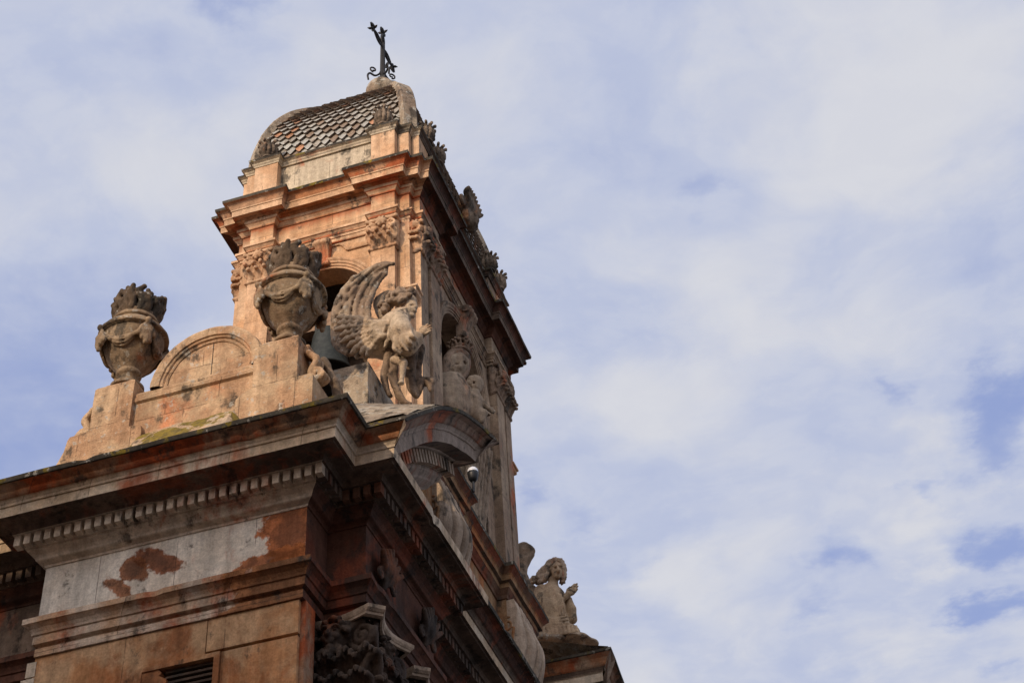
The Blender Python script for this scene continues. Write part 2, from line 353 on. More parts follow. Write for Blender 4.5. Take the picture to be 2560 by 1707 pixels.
class MB:
    def __init__(self):
        self.v, self.f, self.m = [], [], []

    def add(self, verts, faces, mi=0):
        o = len(self.v)
        self.v += [tuple(map(float, p)) for p in verts]
        self.f += [tuple(i + o for i in fc) for fc in faces]
        self.m += [mi] * len(faces)
        return self

    def box(self, lo, hi, mi=0):
        x0, y0, z0 = lo
        x1, y1, z1 = hi
        v = [(x0, y0, z0), (x1, y0, z0), (x1, y1, z0), (x0, y1, z0), (x0, y0, z1), (x1, y0, z1), (x1, y1, z1), (x0, y1, z1)]
        return self.add(v, [(0, 3, 2, 1), (4, 5, 6, 7), (0, 1, 5, 4), (1, 2, 6, 5), (2, 3, 7, 6), (3, 0, 4, 7)], mi)

    def prism(self, poly, axis, a, b, mi=0):
        """extrude a 2-D polygon along an axis; poly in the other two coordinates (in x,y,z order)"""
        def p3(q, t):
            if axis == 'x': return (t, q[0], q[1])
            if axis == 'y': return (q[0], t, q[1])
            return (q[0], q[1], t)
        n = len(poly)
        area = sum(poly[i][0] * poly[(i + 1) % n][1] - poly[(i + 1) % n][0] * poly[i][1] for i in range(n))
        if (area < 0) != (axis == 'y'):
            poly = poly[::-1]
        v = [p3(q, a) for q in poly] + [p3(q, b) for q in poly]
        f = [tuple(range(n))[::-1], tuple(range(n, 2 * n))]
        f += [(i, (i + 1) % n, n + (i + 1) % n, n + i) for i in range(n)]
        if a > b:
            f = [fc[::-1] for fc in f]
        return self.add(v, f, mi)

    def grid(self, rows, mi=0, closed=False, mis=None):
        """rows: list of equally long point lists"""
        nr, nc = len(rows), len(rows[0])
        o = len(self.v)
        for r in rows:
            self.v += [tuple(map(float, p)) for p in r]
        for i in range(nr - 1):
            for j in range(nc if closed else nc - 1):
                k = (j + 1) % nc
                self.f.append((o + i * nc + j, o + i * nc + k, o + (i + 1) * nc + k, o + (i + 1) * nc + j))
                self.m.append(mis[j % len(mis)] if mis else mi)
        return self

    def sweep(self, frames, prof, mis=None, caps=True, jit=0.006, closed=False):
        """frames: (origin, out, up); prof: [(p, z), ...]"""
        rows = []
        pm = max(q[0] for q in prof)
        cr = random.Random(len(frames) * 31 + int(pm * 1000))
        for (o, u, w) in frames:
            o, u, w = Vector(o), Vector(u), Vector(w)
            row = []
            chip = cr.uniform(.012, .045) if jit >= .006 and pm > .1 and cr.random() < .07 else 0.0
            cz = cr.choice([.35, .6, .85])
            for i_, (p, z) in enumerate(prof):
                if chip and p > pm * .55 and abs(i_ / len(prof) - cz) < .12:
                    p -= chip
                q = o + u * p + w * z
                if jit:
                    q = q + u * (hn(q.x, q.y, q.z) * jit) + w * (hn(q.y + 9, q.z, q.x) * jit * 0.7)
                row.append(q)
            rows.append(row)
        if closed:
            rows.append(rows[0])
        self.grid(rows, mis=mis)
        if caps and not closed:
            n = len(prof)
            for row, fl in ((rows[0], False), (rows[-1], True)):
                self.add(row, [tuple(range(n)) if fl else tuple(range(n))[::-1]], mis[-1] if mis else 0)
        return self

    def lathe(self, prof, c, seg=40, mi=0, wob=0.0):
        rows = []
        for (r, z) in prof:
            row = []
            for i in range(seg):
                a = 2 * PI * i / seg
                rr = r * (1 + wob * hn(3 * math.cos(a) + c[0], 3 * math.sin(a), z * 3))
                row.append((c[0] + rr * math.cos(a), c[1] + rr * math.sin(a), c[2] + z))
            rows.append(row)
        return self.grid(rows, mi, closed=True)

    def tube(self, pts, r, seg=8, mi=0, caps=True):
        pts = [Vector(p) for p in pts]
        rs = r if isinstance(r, (list, tuple)) else [r] * len(pts)
        rows = []
        up = None
        for i, p in enumerate(pts):
            d = (pts[min(i + 1, len(pts) - 1)] - pts[max(i - 1, 0)]).normalized()
            if up is None:
                up = d.orthogonal().normalized()
            up = (up - d * up.dot(d)).normalized()
            s = d.cross(up)
            rows.append([p + (up * math.cos(2 * PI * k / seg) + s * math.sin(2 * PI * k / seg)) * rs[i] for k in range(seg)])
        self.grid(rows, mi, closed=True)
        if caps:
            self.add(rows[0], [tuple(range(seg))[::-1]], mi)
            self.add(rows[-1], [tuple(range(seg))], mi)
        return self

    def build(self, name, mats, parent=None, smooth=False):
        me = bpy.data.meshes.new(name)
        me.from_pydata(self.v, [], self.f)
        for mm in (mats if isinstance(mats, (list, tuple)) else [mats]):
            me.materials.append(M[mm])
        me.polygons.foreach_set('material_index', self.m)
        if smooth:
            me.polygons.foreach_set('use_smooth', [True] * len(self.f))
        bm = bmesh.new()
        bm.from_mesh(me)
        bmesh.ops.recalc_face_normals(bm, faces=bm.faces)
        bm.to_mesh(me)
        bm.free()
        me.update()
        return link(name, me, parent)


def link(name, me, parent=None):
    o = bpy.data.objects.new(name, me)
    COL.objects.link(o)
    if parent is not None:
        bpy.context.view_layer.update()
        o.parent = parent
        o.matrix_parent_inverse = parent.matrix_world.inverted()
    return o


def thing(name, label, cat, loc=(0, 0, 0), group=None):
    o = bpy.data.objects.new(name, None)
    o.empty_display_size = 0.3
    COL.objects.link(o)
    o.location = loc
    tag(o, label, cat, group)
    bpy.context.view_layer.update()
    return o


def tag(o, label=None, cat=None, group=None, kind=None):
    if label: o['label'] = label
    if cat: o['category'] = cat
    if group: o['group'] = group
    if kind: o['kind'] = kind
    return o


def plan_frames(path, closed=False, step=0.17, z=0.0):
    """frames along a plan polyline; outward is on the right-hand side of travel"""
    n = len(path)
    P = [Vector((p[0], p[1])) for p in path]
    segs = [(P[i], P[(i + 1) % n]) for i in range(n if closed else n - 1)]
    nor = []
    for a, b in segs:
        d = (b - a).normalized()
        nor.append(Vector((d.y, -d.x)))
    fr = []
    ns = len(segs)
    for i, (a, b) in enumerate(segs):
        if i > 0 or closed:
            n0 = nor[i - 1]
            u = (n0 + nor[i]) / (1 + n0.dot(nor[i]))
        else:
            u = nor[i]
        fr.append(((a.x, a.y, z), (u.x, u.y, 0), (0, 0, 1)))
        L = (b - a).length
        k = max(1, int(L / step))
        for j in range(1, k):
            q = a.lerp(b, j / k)
            fr.append(((q.x, q.y, z), (nor[i].x, nor[i].y, 0), (0, 0, 1)))
    if not closed:
        b = segs[-1][1]
        fr.append(((b.x, b.y, z), (nor[-1].x, nor[-1].y, 0), (0, 0, 1)))
    return fr


def fan_cap(mb, path, p, z, mi=0):
    """flat top over a plan polygon offset by p (closed path)"""
    fr = plan_frames(path, closed=True, step=99)
    pts = [(o[0] + u[0] * p, o[1] + u[1] * p, z) for (o, u, w) in fr]
    mb.add(pts, [tuple(range(len(pts)))], mi)


# ------------------------------------------------------------------ sculpting: distance fields -> surface nets
class SDF:
    def __init__(self, lo, hi, h):
        self.lo, self.h = np.array(lo, float), h
        self.n = [int(math.ceil((hi[i] - lo[i]) / h)) + 1 for i in range(3)]
        self.ax = [self.lo[i] + h * np.arange(self.n[i]) for i in range(3)]
        self.F = np.full(self.n, 1.0, np.float32)

    def _sl(self, lo, hi):
        s = []
        for i in range(3):
            a = max(0, int((lo[i] - self.lo[i]) / self.h) - 1)
            b = min(self.n[i], int((hi[i] - self.lo[i]) / self.h) + 3)
            if b <= a:
                return None
            s.append(slice(a, b))
        return tuple(s)

    def _put(self, sl, d, k, sub):
        A = self.F[sl]
        if sub:
            d = -d
            hh = np.maximum(k - np.abs(A - d), 0) / k
            self.F[sl] = np.maximum(A, d) + hh * hh * k * 0.25
        else:
            hh = np.maximum(k - np.abs(A - d), 0) / k
            self.F[sl] = np.minimum(A, d) - hh * hh * k * 0.25

    def cone(self, a, b, ra, rb=None, k=0.04, sub=False, flat=None):
        rb = ra if rb is None else rb
        a, b = np.array(a, float), np.array(b, float)
        m = max(ra, rb) + k + 2 * self.h
        sl = self._sl(np.minimum(a, b) - m, np.maximum(a, b) + m)
        if sl is None: return self
        X = self.ax[0][sl[0]][:, None, None] - a[0]
        Y = self.ax[1][sl[1]][None, :, None] - a[1]
        Z = self.ax[2][sl[2]][None, None, :] - a[2]
        v = b - a
        L2 = max(float(v @ v), 1e-9)
        t = np.clip((X * v[0] + Y * v[1] + Z * v[2]) / L2, 0, 1)
        d = np.sqrt((X - t * v[0]) ** 2 + (Y - t * v[1]) ** 2 + (Z - t * v[2]) ** 2) - (ra + (rb - ra) * t)
        self._put(sl, d.astype(np.float32), k, sub)
        return self

    def chain(self, pts, r, k=0.03, sub=False):
        n = len(pts)
        rs = r if isinstance(r, (list, tuple)) else [r] * n
        if len(rs) != n:
            rs = list(np.interp(np.linspace(0, 1, n), np.linspace(0, 1, len(rs)), rs))
        for i in range(n - 1):
            self.cone(pts[i], pts[i + 1], rs[i], rs[i + 1], k, sub)
        return self

    def ell(self, c, r, k=0.04, rot=None, sub=False):
        c = np.array(c, float)
        r = np.array(r, float) if not np.isscalar(r) else np.full(3, float(r))
        m = r.max() + k + 2 * self.h
        sl = self._sl(c - m, c + m)
        if sl is None: return self
        X = self.ax[0][sl[0]][:, None, None] - c[0]
        Y = self.ax[1][sl[1]][None, :, None] - c[1]
        Z = self.ax[2][sl[2]][None, None, :] - c[2]
        if rot is not None:
            R = np.array(rot)
            X, Y, Z = (R[0, i] * X + R[1, i] * Y + R[2, i] * Z for i in range(3))
        q = np.sqrt((X / r[0]) ** 2 + (Y / r[1]) ** 2 + (Z / r[2]) ** 2)
        g = np.sqrt((X / r[0] ** 2) ** 2 + (Y / r[1] ** 2) ** 2 + (Z / r[2] ** 2) ** 2) + 1e-6
        d = q * (q - 1) / g
        self._put(sl, d.astype(np.float32), k, sub)
        return self

    def rough(self, amp, f):
        X = self.ax[0][:, None, None]
        Y = self.ax[1][None, :, None]
        Z = self.ax[2][None, None, :]
        nz = (np.sin(X * f + 1.7 * np.sin(Y * f * .8)) + np.sin(Y * f * 1.2 + 1.5 * np.sin(Z * f * .9)) + np.sin(Z * f * 1.1 + 1.6 * np.sin(X * f * .7)))
        self.F += (amp / 3.0) * nz.astype(np.float32)
        return self

    def mesh(self, name, mat, parent=None, smooth=True):
        Fd = self.F
        Fd[0], Fd[-1] = 1, 1
        Fd[:, 0], Fd[:, -1] = 1, 1
        Fd[:, :, 0], Fd[:, :, -1] = 1, 1
        ins = Fd < 0
        nx, ny, nz = self.n
        cnt = np.zeros((nx - 1, ny - 1, nz - 1), np.float32)
        acc = np.zeros((3, nx - 1, ny - 1, nz - 1), np.float32)
        def cellslice(c): return slice(c, None) if c else slice(0, -1)
        for ax in range(3):
            o1, o2 = [i for i in range(3) if i != ax]
            for c1 in (0, 1):
                for c2 in (0, 1):
                    s0, s1 = [None] * 3, [None] * 3
                    s0[ax], s1[ax] = slice(0, -1), slice(1, None)
                    for o, c in ((o1, c1), (o2, c2)):
                        s0[o] = s1[o] = slice(1, None) if c else slice(0, -1)
                    A, B = Fd[tuple(s0)], Fd[tuple(s1)]
                    x = (A < 0) != (B < 0)
                    den = np.where(x, A - B, 1)
                    tt = np.where(x, A / den, 0)
                    cnt += x
                    acc[ax] += tt
                    acc[o1] += x * c1
                    acc[o2] += x * c2
        act = cnt > 0
        idx = np.full(act.shape, -1, np.int64)
        idx[act] = np.arange(act.sum())
        base = np.argwhere(act).astype(np.float32)
        off = np.stack([acc[i][act] / cnt[act] for i in range(3)], 1)
        V = self.lo + (base + off) * self.h
        Q = []
        for ax in range(3):
            o1, o2 = (ax + 1) % 3, (ax + 2) % 3
            s0, s1 = [slice(1, -1)] * 3, [slice(1, -1)] * 3
            s0[ax], s1[ax] = slice(0, -1), slice(1, None)
            a, b = ins[tuple(s0)], ins[tuple(s1)]
            for flag, sel in ((True, a & ~b), (False, ~a & b)):
                e = np.argwhere(sel)
                if len(e) == 0: continue
                e[:, o1] += 1
                e[:, o2] += 1
                def cell(d1, d2):
                    q = e.copy()
                    q[:, o1] -= d1
                    q[:, o2] -= d2
                    return idx[q[:, 0], q[:, 1], q[:, 2]]
                quad = np.stack([cell(1, 1), cell(0, 1), cell(0, 0), cell(1, 0)], 1)
                Q.append(quad if flag else quad[:, ::-1])
        Q = np.concatenate(Q)
        # light smoothing takes the voxel steps off
        for _ in range(1):
            s = np.zeros_like(V)
            c = np.zeros(len(V))
            for i in range(4):
                np.add.at(s, Q[:, i], V[Q[:, (i + 1) % 4]])
                np.add.at(s, Q[:, i], V[Q[:, (i + 3) % 4]])
                np.add.at(c, Q[:, i], 2)
            V = V * 0.5 + 0.5 * s / np.maximum(c, 1)[:, None]
        me = bpy.data.meshes.new(name)
        me.vertices.add(len(V))
        me.vertices.foreach_set('co', V.astype(np.float32).ravel())
        me.loops.add(len(Q) * 4)
        me.loops.foreach_set('vertex_index', Q.astype(np.int32).ravel())
        me.polygons.add(len(Q))
        me.polygons.foreach_set('loop_start', np.arange(0, len(Q) * 4, 4, dtype=np.int32))
        me.polygons.foreach_set('loop_total', np.full(len(Q), 4, np.int32))
        me.update(calc_edges=True)
        me.validate()
        me.polygons.foreach_set('use_smooth', [smooth] * len(me.polygons))
        me.materials.append(M[mat])
        return link(name, me, parent)


def curve(pts, n):
    """Catmull-Rom through points"""
    P = [np.array(p, float) for p in pts]
    P = [2 * P[0] - P[1]] + P + [2 * P[-1] - P[-2]]
    out = []
    m = len(P) - 3
    for i in range(n + 1):
        s = min(i / n * m, m - 1e-6)
        k = int(s)
        t = s - k
        a, b, c, d = P[k:k + 4]
        out.append(0.5 * ((2 * b) + (-a + c) * t + (2 * a - 5 * b + 4 * c - d) * t * t + (-a + 3 * b - 3 * c + d) * t ** 3))
    return out


def spiral(c, ax1, ax2, r0, turns, n, r1=0.02, a0=0.0):
    c, ax1, ax2 = np.array(c, float), np.array(ax1, float), np.array(ax2, float)
    out = []
    for i in range(n + 1):
        s = i / n
        a = a0 + s * turns * 2 * PI
        r = r0 + (r1 - r0) * s
        out.append(c + ax1 * (r * math.cos(a)) + ax2 * (r * math.sin(a)))
    return out

# ================================================================== ground
g = MB()
g.add([(-400, -400, -1.6), (400, -400, -1.6), (400, 400, -1.6), (-400, 400, -1.6)], [(0, 1, 2, 3)])
tag(g.build('street', 'ground'), kind='structure')

# ================================================================== church body
XF, YL = -9.17, 20.0            # frieze planes of the facade and of the side wall
B1 = -8.48                      # facade bay that stands forward
XR = -9.02                      # facade between the bays
YC = 29.3                       # middle of the facade
PATH = [(-26.0, 20.9), (-13.93, 20.9), (-13.93, 20.0), (XF, 20.0), (XF, 20.85), (B1, 20.85), (B1, 24.1), (XR, 24.1),
        (XR, 2 * YC - 24.1), (B1, 2 * YC - 24.1), (B1, 2 * YC - 20.85), (XF, 2 * YC - 20.85), (XF, 38.6), (-14.0, 38.6)]
church = thing('church', 'baroque stone church with worn red paint and a deep dentil cornice', 'church', (XF, YL, -1.6))

def side_front(path, cut=3):
    return path[:cut + 1], path[cut:]

PS, PF = PATH[:4], PATH[3:]
# mitred frames for the complete path, cut at the side/front corner so each run takes its own stone
def runs(prof, mats_side, mats_front, name, jit=0.006, z=0.0, path=PATH, corner=(XF, YL)):
    fr = plan_frames(path, z=z)
    k = [i for i, (o, u, w) in enumerate(fr) if abs(o[0] - corner[0]) < 1e-3 and abs(o[1] - corner[1]) < 1e-3][0]
    k0 = [i for i, (o, u, w) in enumerate(fr) if abs(o[0] - PATH[1][0]) < 1e-3 and abs(o[1] - PATH[1][1]) < 1e-3][0]
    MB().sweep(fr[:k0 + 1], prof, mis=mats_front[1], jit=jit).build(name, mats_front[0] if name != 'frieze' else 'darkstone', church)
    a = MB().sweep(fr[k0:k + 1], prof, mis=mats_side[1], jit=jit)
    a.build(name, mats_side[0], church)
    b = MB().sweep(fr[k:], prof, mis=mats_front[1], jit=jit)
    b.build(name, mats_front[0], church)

# walls under the architrave
WP = -0.10
fr = plan_frames(PATH)
KC = [i for i, f_ in enumerate(fr) if abs(f_[0][0] - XF) < 1e-3 and abs(f_[0][1] - YL) < 1e-3][0]
w_ = MB()
K1 = [i for i, f_ in enumerate(fr) if abs(f_[0][0] + 13.93) < 1e-3 and abs(f_[0][1] - 20.9) < 1e-3][0]
w_.sweep(fr[K1:KC + 1], [(-.36, -1.6), (-.36, 14.14)], jit=0.004, caps=False)
w_.build('side_wall', 'wall', church)
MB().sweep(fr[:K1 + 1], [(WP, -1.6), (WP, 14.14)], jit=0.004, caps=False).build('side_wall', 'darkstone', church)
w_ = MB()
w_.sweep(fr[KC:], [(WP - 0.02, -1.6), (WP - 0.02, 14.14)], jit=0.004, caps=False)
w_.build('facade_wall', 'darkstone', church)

arch_prof = [(WP - .05, 14.13), (-0.02, 14.13), (-0.02, 14.27), (-0.05, 14.285), (-0.05, 14.325), (0.025, 14.34), (0.025, 14.49), (0.05, 14.50), (0.06, 14.54), (0.09, 14.60),
             (0.15, 14.655), (0.175, 14.665), (0.175, 14.765), (0.10, 14.80), (-0.05, 14.81)]
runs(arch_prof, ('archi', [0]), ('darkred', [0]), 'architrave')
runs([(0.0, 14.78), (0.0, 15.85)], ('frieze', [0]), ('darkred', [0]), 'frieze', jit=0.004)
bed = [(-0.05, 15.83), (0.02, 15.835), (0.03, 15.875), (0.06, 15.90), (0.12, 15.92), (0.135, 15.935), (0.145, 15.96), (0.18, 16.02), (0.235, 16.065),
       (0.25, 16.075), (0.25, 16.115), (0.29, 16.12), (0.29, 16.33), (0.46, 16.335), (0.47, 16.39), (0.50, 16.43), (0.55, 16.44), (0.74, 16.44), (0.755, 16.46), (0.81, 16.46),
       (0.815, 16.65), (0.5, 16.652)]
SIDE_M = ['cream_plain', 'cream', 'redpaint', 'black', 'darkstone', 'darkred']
runs(bed, (SIDE_M, [0] * 13 + [4] * 6 + [1, 1, 1]), (['darkstone', 'darkred', 'cream'], [1] * 10 + [0] * 9 + [2, 2, 2]), 'cornice_bed')  # dark stone under the corona paints the soffit shade
cyma = [(0.80, 16.645), (0.84, 16.655), (0.845, 16.70), (0.88, 16.745), (0.90, 16.755), (0.93, 16.77), (0.955, 16.80), (0.975, 16.84), (1.02, 16.89), (1.09, 16.915),
        (1.115, 16.915), (1.15, 16.918), (1.16, 17.005), (1.10, 17.03), (0.0, 17.10), (-0.6, 17.12)]
CY_M = [0, 0, 0, 0, 1, 1, 1, 1, 1, 1, 2, 2, 2, 2, 2, 2]
# gutter moulding: it leaves the forward bays free (there it climbs the pediments)
fr = plan_frames(PATH)
def idx(p): return [i for i, f_ in enumerate(fr) if abs(f_[0][0] - p[0]) < 1e-3 and abs(f_[0][1] - p[1]) < 1e-3][0]
def gutter(a, b, mats):
    MB().sweep(fr[a:b + 1], cyma, mis=CY_M, jit=0.008).build('gutter_moulding', mats, church)
gutter(0, idx(PATH[3]), ['cream', 'redpaint', 'black'])
gutter(idx(PATH[3]), idx(PATH[5]), ['cream_plain', 'redpaint', 'black'])
gutter(idx(PATH[7]), idx(PATH[8]), ['darkstone', 'darkred', 'black'])

# dentils
def dentils(a, b, name, mat, p0=0.27, p1=0.43, z0=16.118, z1=16.318, pitch=0.192, wd=0.115, inset=True):
    """blocks along a straight run a->b of the frieze plane (outward on the right)"""
    a, b = Vector(a), Vector(b)
    d = (b - a).normalized()
    nrm = Vector((d.y, -d.x))
    L = (b - a).length
    n = int(round((L - wd) / pitch))
    mb = MB()
    for i in range(n + 1):
        s = wd / 2 + (L - wd) * i / n
        j = random.uniform(-.006, .006)
        c = a + d * s
        q = [c - d * (wd / 2) + nrm * p0, c + d * (wd / 2) + nrm * p0, c + d * (wd / 2) + nrm * (p1 + j), c - d * (wd / 2) + nrm * (p1 + j)]
        jj = random.uniform(-.004, .004)
        v = [(t.x, t.y, z0 + jj) for t in q] + [(t.x, t.y, z1) for t in q]
        mb.add(v, [(0, 3, 2, 1), (4, 5, 6, 7), (0, 1, 5, 4), (1, 2, 6, 5), (2, 3, 7, 6), (3, 0, 4, 7)])
    mb.build(name, mat, church)
E_ = 0.43
dentils((-13.93 - E_, 20.0), (XF + E_, 20.0), 'dentil_course', 'cream_plain')
dentils((XF, 20.0 - E_ + .13), (XF, 20.85 - E_), 'dentil_course', 'darkstone')
dentils((XF + E_, 20.85), (B1 + E_, 20.85), 'dentil_course', 'redfront')
dentils((B1, 20.85 - E_ + .13), (B1, 24.1 + E_), 'dentil_course', 'darkstone')
dentils((XR, 24.1 + E_), (XR, 2 * YC - 24.1 - E_), 'dentil_course', 'darkstone')
dentils((-20.0, 20.9), (-13.93 - E_, 20.9), 'dentil_course', 'darkstone')

# grooves and window on the side wall: panels standing 45 mm proud of the wall, the gaps are the grooves
yb = 20.1 - 0.045
pan = MB()
pan.prism([(-13.90, 14.12), (-10.84, 14.12), (-10.84, 13.485), (-12.02, 13.485), (-12.02, -1.6), (-13.90, -1.6)], 'y', 20.37, yb)
pan.prism([(-10.822, 14.12), (-9.27, 14.12), (-9.27, 13.535), (-10.822, 13.535)], 'y', 20.37, yb)
pan.prism([(-10.55, 13.475), (-9.27, 13.475), (-9.27, -1.6), (-10.55, -1.6)], 'y', 20.37, yb)
pan.build('rusticated_panel', 'wall', church)
cs = MB()
cs.box((-9.275, 20.14, -1.6), (-9.185, 20.5, 14.13))
cs.build('corner_strip', 'redpaint', church)
qb = MB()
for i in range(9):
    z1 = 14.05 - i * 0.30
    qb.box((-14.03 - (0.07 if i % 2 else 0), yb - .012, z1 - 0.27), (-13.86, 20.3, z1))
qb.build('corner_quoins', 'cream_plain', church)
wf = MB()
fo = [(-12.02, -1.6), (-12.02, 13.475), (-10.56, 13.475), (-10.56, -1.6), (-10.66, -1.6), (-10.66, 13.395), (-11.90, 13.395), (-11.90, -1.6)]
wf.prism(fo, 'y', 20.36, yb - 0.035)
win = wf.build('window', 'wall', church)
sh = MB()
for i in range(14):
    z1 = 13.37 - i * 0.095
    sh.prism([(20.10, z1), (20.34, z1 - 0.02), (20.34, z1 - 0.06), (20.10, z1 - 0.04)], 'x', -11.52, -10.662)
sh.box((-11.9, 20.34, -1.6), (-10.66, 20.355, 13.39))
sh.build('shutter', 'louvre', win)
sh = MB()
sh.prism([(-11.9, 13.395), (-11.62, 13.395), (-11.56, 13.33), (-11.60, 13.28), (-11.47, 13.20), (-11.47, -1.6), (-11.9, -1.6)], 'y', 20.19, yb - 0.012)
sh.build('window_surround', 'wall', win)

# church body behind the screen walls
bd = MB()
bd.box((-26, 20.95, -1.6), (-9.6, 38.6, 16.6))
bd.build('nave', 'wall', church)

# carved crest on the frieze of each forward bay, dark against the red plaster
def frieze_ornament(y0, flip=1):
    s = SDF((B1 - .05, y0 - .55, 14.75), (B1 + .42, y0 + .55, 15.95), 0.025)
    for k in range(7):
        a = (k - 3) / 3
        s.chain(curve([(B1 + .05, y0, 15.0), (B1 + .16, y0 + .22 * a, 15.25 + .15 * (1 - abs(a))), (B1 + .22, y0 + .42 * a, 15.25 + .42 * (1 - .6 * abs(a)))], 6), [.05, .07, .05], k=.02)
    s.ell((B1 + .12, y0, 15.32), (.14, .17, .22), k=.03)
    s.chain(spiral((B1 + .12, y0 - .28, 15.08), (0, 1, 0), (0, 0, 1), .13, 1.4, 14), .035, k=.01)
    s.chain(spiral((B1 + .12, y0 + .28, 15.08), (0, -1, 0), (0, 0, 1), .13, 1.4, 14), .035, k=.01)
    s.mesh('frieze_ornament', 'darkcarve', church)
frieze_ornament(21.5)
frieze_ornament(23.45)

# half pediments: the cornice climbs from the corner of each forward bay and breaks off near the middle
ARC = [(19.60, 16.82), (19.95, 17.16), (20.40, 17.58), (20.85, 17.98), (21.40, 18.46), (22.00, 18.90), (22.60, 19.28), (23.20, 19.60), (24.00, 19.95), (25.05, 20.30)]
arc_pts = curve([(0, y, z) for y, z in ARC], 26)
PROJ = 1.155
TOPZ = 0.995                      # height of the top edge in the profile below
# profile measured from the top edge of the moulding (z = 0) downwards
ped_prof = [(-0.66, -1.20), (-0.02, -1.19), (0.0, -1.16), (0.13, -1.06), (0.15, -1.02), (0.24, -0.93), (0.25, -0.90), (0.25, -0.86), (0.29, -0.855), (0.29, -0.60), (0.47, -0.595), (0.50, -0.575), (0.76, -0.575),
            (0.81, -0.57), (0.815, -0.345), (0.84, -0.34), (0.845, -0.30), (0.88, -0.255), (0.90, -0.24), (0.93, -0.225), (0.955, -0.195), (0.975, -0.155), (1.02, -0.105), (1.09, -0.08),
            (1.12, -0.07), (1.15, -0.065), (1.155, 0.0), (1.05, 0.03), (0.5, 0.12)]
PM = [1] * 9 + [1, 1, 3, 3, 0, 0, 1, 1, 1, 2, 2, 2, 2, 2, 2, 4, 4, 4, 4, 4]
PP = [q[0] for q in ped_prof[:-2]]
PZ = [q[1] for q in ped_prof[:-2]]
def half_pediment(mir):
    def my(y): return 2 * YC - y if mir else y
    s0 = -1.0 if mir else 1.0
    n = len(arc_pts)
    ys, zs = np.array([q[1] for q in arc_pts]), np.array([q[2] for q in arc_pts])
    y_a, y_e = 20.85, arc_pts[-1][1] - PROJ            # wall corners of the pediment
    rows = []
    for i, q in enumerate(arc_pts):
        a, b = arc_pts[max(i - 1, 0)], arc_pts[min(i + 1, n - 1)]
        d = (b - a) / np.linalg.norm(b - a)
        row = []
        top = False
        for (p, z) in ped_prof:
            top = top or p > 1.15
            for _ in range(3):                                 # mitre: slide along the profile until the point clears both ends
                y = min(q[1] - d[2] * z, arc_pts[-1][1])
                zz = q[2] + d[1] * z
                need = max(y_a - y, y - y_e)
                if need > p + 1e-4:
                    p = min(need, 1.155)
                    z = 0.0 if top else float(np.interp(p, PP, PZ))
            if zz < 16.66:                                     # dies into the top of the level cornice
                zz = 16.66
                p = min(p, .78)
                y = max(y, y_a - p)
            j = .008 * hn(y * 2, zz * 2, p * 5)
            row.append((B1 + p + j, my(y), zz + j))
        rows.append(row)
    mats = ['archgrey', 'archgrey', 'redarch', 'darkstone', 'black']  # dark stone on the soffit colours in the shade below the overhang
    MB().grid(rows, mis=PM).build('half_pediment', mats, church)
    # the broken end: the moulding turns the corner and runs back to the wall
    rows = []
    for t in (0.0, 0.12, .35, .7, 1.1, 1.6):
        row = []
        for (p, z) in ped_prof:
            zc = np.interp(y_e + p, ys, zs) + z * .96
            j = .008 * hn(t * 9, zc * 2, p * 5)
            row.append((B1 + p - t * (.75 + p / 1.6), my(y_e + p) + j * s0, zc + j))
        rows.append(row)
    MB().grid(rows, mis=PM).build('broken_end', ['cream_plain', 'darkstone', 'redpaint', 'black', 'black'] if mir else mats, church)
    mb = MB()
    tot = np.concatenate([[0], np.cumsum(np.hypot(np.diff(ys), np.diff(zs)))])
    k = int(tot[-1] / 0.20)
    for i in range(k):
        t = tot[-1] * (i + .5) / k
        y, z = np.interp(t, tot, ys), np.interp(t, tot, zs)
        y2, z2 = np.interp(t + .02, tot, ys), np.interp(t + .02, tot, zs)
        d = np.array([y2 - y, z2 - z])
        if np.linalg.norm(d) < 1e-4: continue
        d /= np.linalg.norm(d)
        v = []
        for dz in (-.86, -.61):
            for (da, p) in ((-.057, .25), (.057, .25), (.057, .43), (-.057, .43)):
                v.append((B1 + p, my(y + d[0] * da - d[1] * dz), z + d[1] * da + d[0] * dz))
        yy = [q[1] for q in v]
        if min(abs(my(q)) if False else q for q in [my(t_) for t_ in yy]) < y_a - .3 or max(my(t_) for t_ in yy) > y_e + .45: continue
        mb.add(v, [(0, 3, 2, 1), (4, 5, 6, 7), (0, 1, 5, 4), (1, 2, 6, 5), (2, 3, 7, 6), (3, 0, 4, 7)])
    mb.build('pediment_dentils', 'console', church)
    poly = [(my(20.88), 16.6)] + [(my(y), np.interp(y + .25, ys, zs) - .85) for y in np.linspace(20.88, y_e - .02, 12)] + [(my(y_e - .02), 16.6)]
    MB().prism(poly, 'x', XR - 1.2, -9.11).build('pediment_wall', 'ochre', church)
    # weathered stone back of the pediment, rising a little towards the tower
    rows = []
    for t in range(9):
        s = t / 8
        row = []
        for y in np.linspace(19.75, arc_pts[-1][1] - .03, 30):
            row.append((B1 + 1.08 - 1.9 * s, my(y), max(np.interp(y, ys, zs), 17.02) + .045 + .62 * s * min(1, (y - 19.75) / .8) + .02 * hn(s * 6, y * 4, 1)))
        rows.append(row)
    MB().grid(rows).build('pediment_roof', 'roofstone', church)
half_pediment(False)
half_pediment(True)

